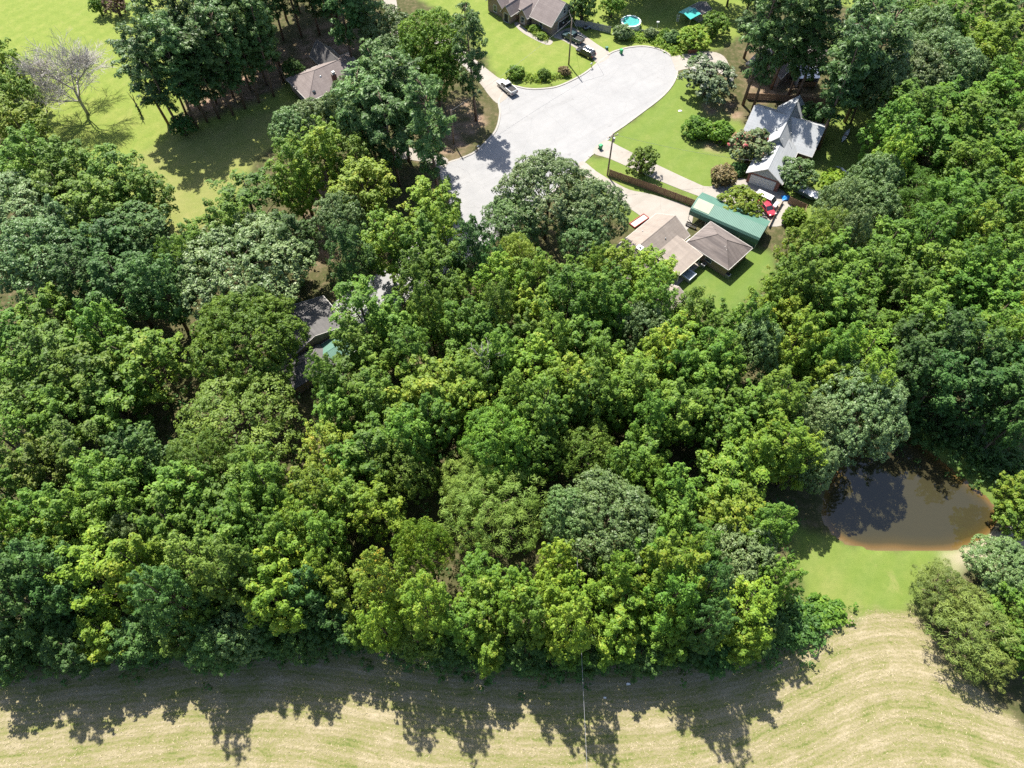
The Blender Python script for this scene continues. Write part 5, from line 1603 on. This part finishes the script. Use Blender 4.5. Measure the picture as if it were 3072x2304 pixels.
mailbox(2038, 232, "dark mailbox in a ring of edging stones by the cul-de-sac", 2.4, True)
mailbox(1432, 454, "mailbox at the shaded kerb left of the cul-de-sac", 4.0)
# meter box on the lawn
X, Y = site(1820, 148)
o = thing("utility_box", "small green utility box on the grass by the brick house drive", "utility box", (X, Y, 0), .4)
MB().box(-.28, .28, -.28, .28, -.05, .55).build("cabinet", plain("box_green", (.04, .14, .10), .5), o, bevel=.04)
MB().box(-.30, .30, -.30, .30, .552, .62).build("lid", plain("box_green", (.04, .14, .10), .5), o, bevel=.02)
# white and silver motorbike-like mower by the grey fence
X, Y = site(1760, 88)
o = thing("ride_on_mower", "ride-on mower standing on the shaded grass by the grey fence", "mower", (X, Y, 0), .5)
MB().loft([sect(-.7, .35, .3, .6, .06), sect(.1, .38, .3, .62, .06), sect(.8, .32, .3, .8, .06), sect(1.0, .25, .35, .7, .06)]).build("body", M_METAL, o, bevel=.03)
MB().box(-.45, .05, -.25, .25, .6, .75).build("seat", M_BLACK, o, bevel=.04)
MB().box(-.55, -.42, -.25, .25, .7, 1.1).build("backrest", M_BLACK, o, bevel=.04)
MB().tube([(.25, 0, .6), (.15, 0, 1.0)], .03, 6).build("steering_column", M_BLACK, o)
for x, r in ((-.5, .3), (.7, .2)):
    for y in (-.45, .45):
        MB().tube([(x, y - .08, r), (x, y + .08, r)], r, 12).build("wheel", M_BLACK, o)
# hot tub, air conditioner, raised bed, loungers
o = thing("hot_tub", "square grey hot tub with raised lid beside the patio roof", "hot tub", (32.2, 85.7, 0), R(45))
MB().box(-1.05, 1.05, -1.05, 1.05, -.05, .72).build("tub_shell", plain("tub_grey", (.30, .33, .35), .5), o, bevel=.06)
MB().box(-1.1, 1.1, -1.1, 1.1, .722, .80).build("rim", plain("tub_rim", (.48, .52, .54), .5), o, bevel=.03)
MB().box(-.72, .72, -.72, .72, .802, .90).build("cover", plain("tub_cover", (.16, .20, .21), .5), o, bevel=.03)
for (u, v), lab in (((2110, 796), "air conditioner beside the hipped wing wall"), ((2184, 827), "air conditioner at the far corner of the hipped wing")):
    X, Y = site(u, v, .4)
    o = thing("air_conditioner", lab, "air conditioner", (X, Y, 0), R(45))
    MB().box(-.4, .4, -.4, .4, -.05, .75).build("cabinet", M_METAL, o, bevel=.03)
    MB().tube([(0, 0, .752), (0, 0, .80)], .32, 16).build("fan_guard", M_BLACK, o)
o = thing("raised_bed", "raised bed with red timber edging at the drive's end", "planter", (24.6, 99.6, 0), R(41))
M_REDT = plain("red_timber", (.26, .04, .035), .7, .2, 2)
for x0, x1, y0, y1 in ((-1.9, 1.9, .62, .74), (-1.9, 1.9, -.74, -.62), (-2.02, -1.9, -.74, .74), (1.9, 2.02, -.74, .74)):
    MB().box(x0, x1, y0, y1, -.05, .35).build("edging_board", M_REDT, o)
MB().box(-1.9, 1.9, -.62, .62, -.05, .22).build("soil", plain("bed_gravel", (.42, .38, .32), .9, .3, 4), o)
o = thing("garden_bench", "dark bench under the end of the green carport", "bench", (*site(2072, 682), 0), R(-33))
MB().box(-1.1, 1.1, -.22, .22, .42, .48).build("seat", M_BLACK, o)
MB().box(-1.1, 1.1, .23, .28, .55, .85).build("backrest", M_BLACK, o)
for x in (-1.0, 1.0):
    MB().box(x - .05, x + .05, -.2, .2, -.02, .419).build("leg", M_BLACK, o)
o = thing("covered_cart", "small cart under a white cover between the two roofs", "cart", (33.4, 93.3, 0), R(45))
MB().loft([sect(-1.1, .6, .3, 1.0, .1), sect(.6, .65, .3, 1.1, .1), sect(1.1, .5, .35, .8, .1)]).build("cover", M_WHITE, o, bevel=.05)
for x in (-.6, .6):
    for y in (-.5, .5):
        MB().tube([(x, y - .08, .22), (x, y + .08, .22)], .22, 10).build("wheel", M_BLACK, o)
# blue tarp heap by the drive
X, Y = site(2357, 596)
mb = MB()
rgc = random.Random(9)
gp = [[(-.8 + i * .32, -.7 + j * .28, max(0.0, .75 * (1 - ((i - 2.5) / 3) ** 2) * (1 - ((j - 2.5) / 3) ** 2) + rgc.uniform(-.15, .12))) for j in range(6)] for i in range(6)]
for i in range(5):
    for j in range(5):
        mb.poly([gp[i][j], gp[i + 1][j], gp[i + 1][j + 1], gp[i][j + 1]])
o = mb.build("tarp_heap", plain("blue_tarp", (.02, .20, .55), .4, .25, 2), None, (X, Y, .04))
tag(o, "crumpled blue tarp heap on the drive near the garage", "tarp")
# white plastic sheet on the back lawn
mb = MB()
pts = [site(u, v) for u, v in ((2508, 502), (2524, 506), (2538, 518), (2552, 530), (2566, 534))]
o0 = pts[0]
for i in range(len(pts) - 1):
    for s in range(3):
        a = (pts[i][0] - o0[0], pts[i][1] - o0[1])
        c2 = (pts[i + 1][0] - o0[0], pts[i + 1][1] - o0[1])
        w0 = -.45 + s * .3
        mb.poly([(a[0] + w0, a[1] - w0 * .5, .05 + .25 * ((i + s) % 2)), (c2[0] + w0, c2[1] - w0 * .5, .05 + .25 * ((i + s + 1) % 2)), (c2[0] + w0 + .3, c2[1] - (w0 + .3) * .5, .05 + .25 * ((i + s) % 2)), (a[0] + w0 + .3, a[1] - (w0 + .3) * .5, .05 + .25 * ((i + s + 1) % 2))])
o = mb.build("plastic_sheet", M_WHITE, None, (o0[0], o0[1], 0))
tag(o, "crumpled white plastic sheet lying on the back lawn", "sheet")
# grey inflatable-like canoe in the shade
X, Y = site(2535, 410)
o = thing("canoe", "pale canoe lying in the shade of the back lawn", "canoe", (X, Y, 0), R(57))
MB().loft([[(-2.6, -.03, .35), (-2.6, 0, .2), (-2.6, .03, .35)], [(-1.2, -.38, .34), (-1.2, 0, .02), (-1.2, .38, .34)], [(1.2, -.38, .34), (1.2, 0, .02), (1.2, .38, .34)], [(2.6, -.03, .35), (2.6, 0, .2), (2.6, .03, .35)]]).build("hull", plain("canoe_grey", (.42, .44, .46), .4), o)
MB().box(-.2, .2, -.34, .34, .342, .37).build("thwart", M_WOOD, o)

# scraps lying about
for (u, v), lab in (((1885, 2052), "larger white scrap in the shade on the mown field"), ((1815, 2093), "smaller white scrap on the mown field near the wire"), ((2040, 333), "white scrap on the lawn right of the cul-de-sac")):
    X, Y = site(u, v)
    w_ = 0.28 if v > 1000 and u > 1850 else 0.2
    w_ = 0.42 if v < 1000 else w_
    o = MB().poly([(-w_, -w_ * .6, .03), (w_, -w_ * .5, .10), (w_ * .8, w_ * .6, .04), (0, w_ * .4, .16), (-w_ * .9, w_ * .5, .06)]).build("paper_scrap", M_WHITE, None, (X, Y, 0.03))
    tag(o, lab, "litter", "white scraps")
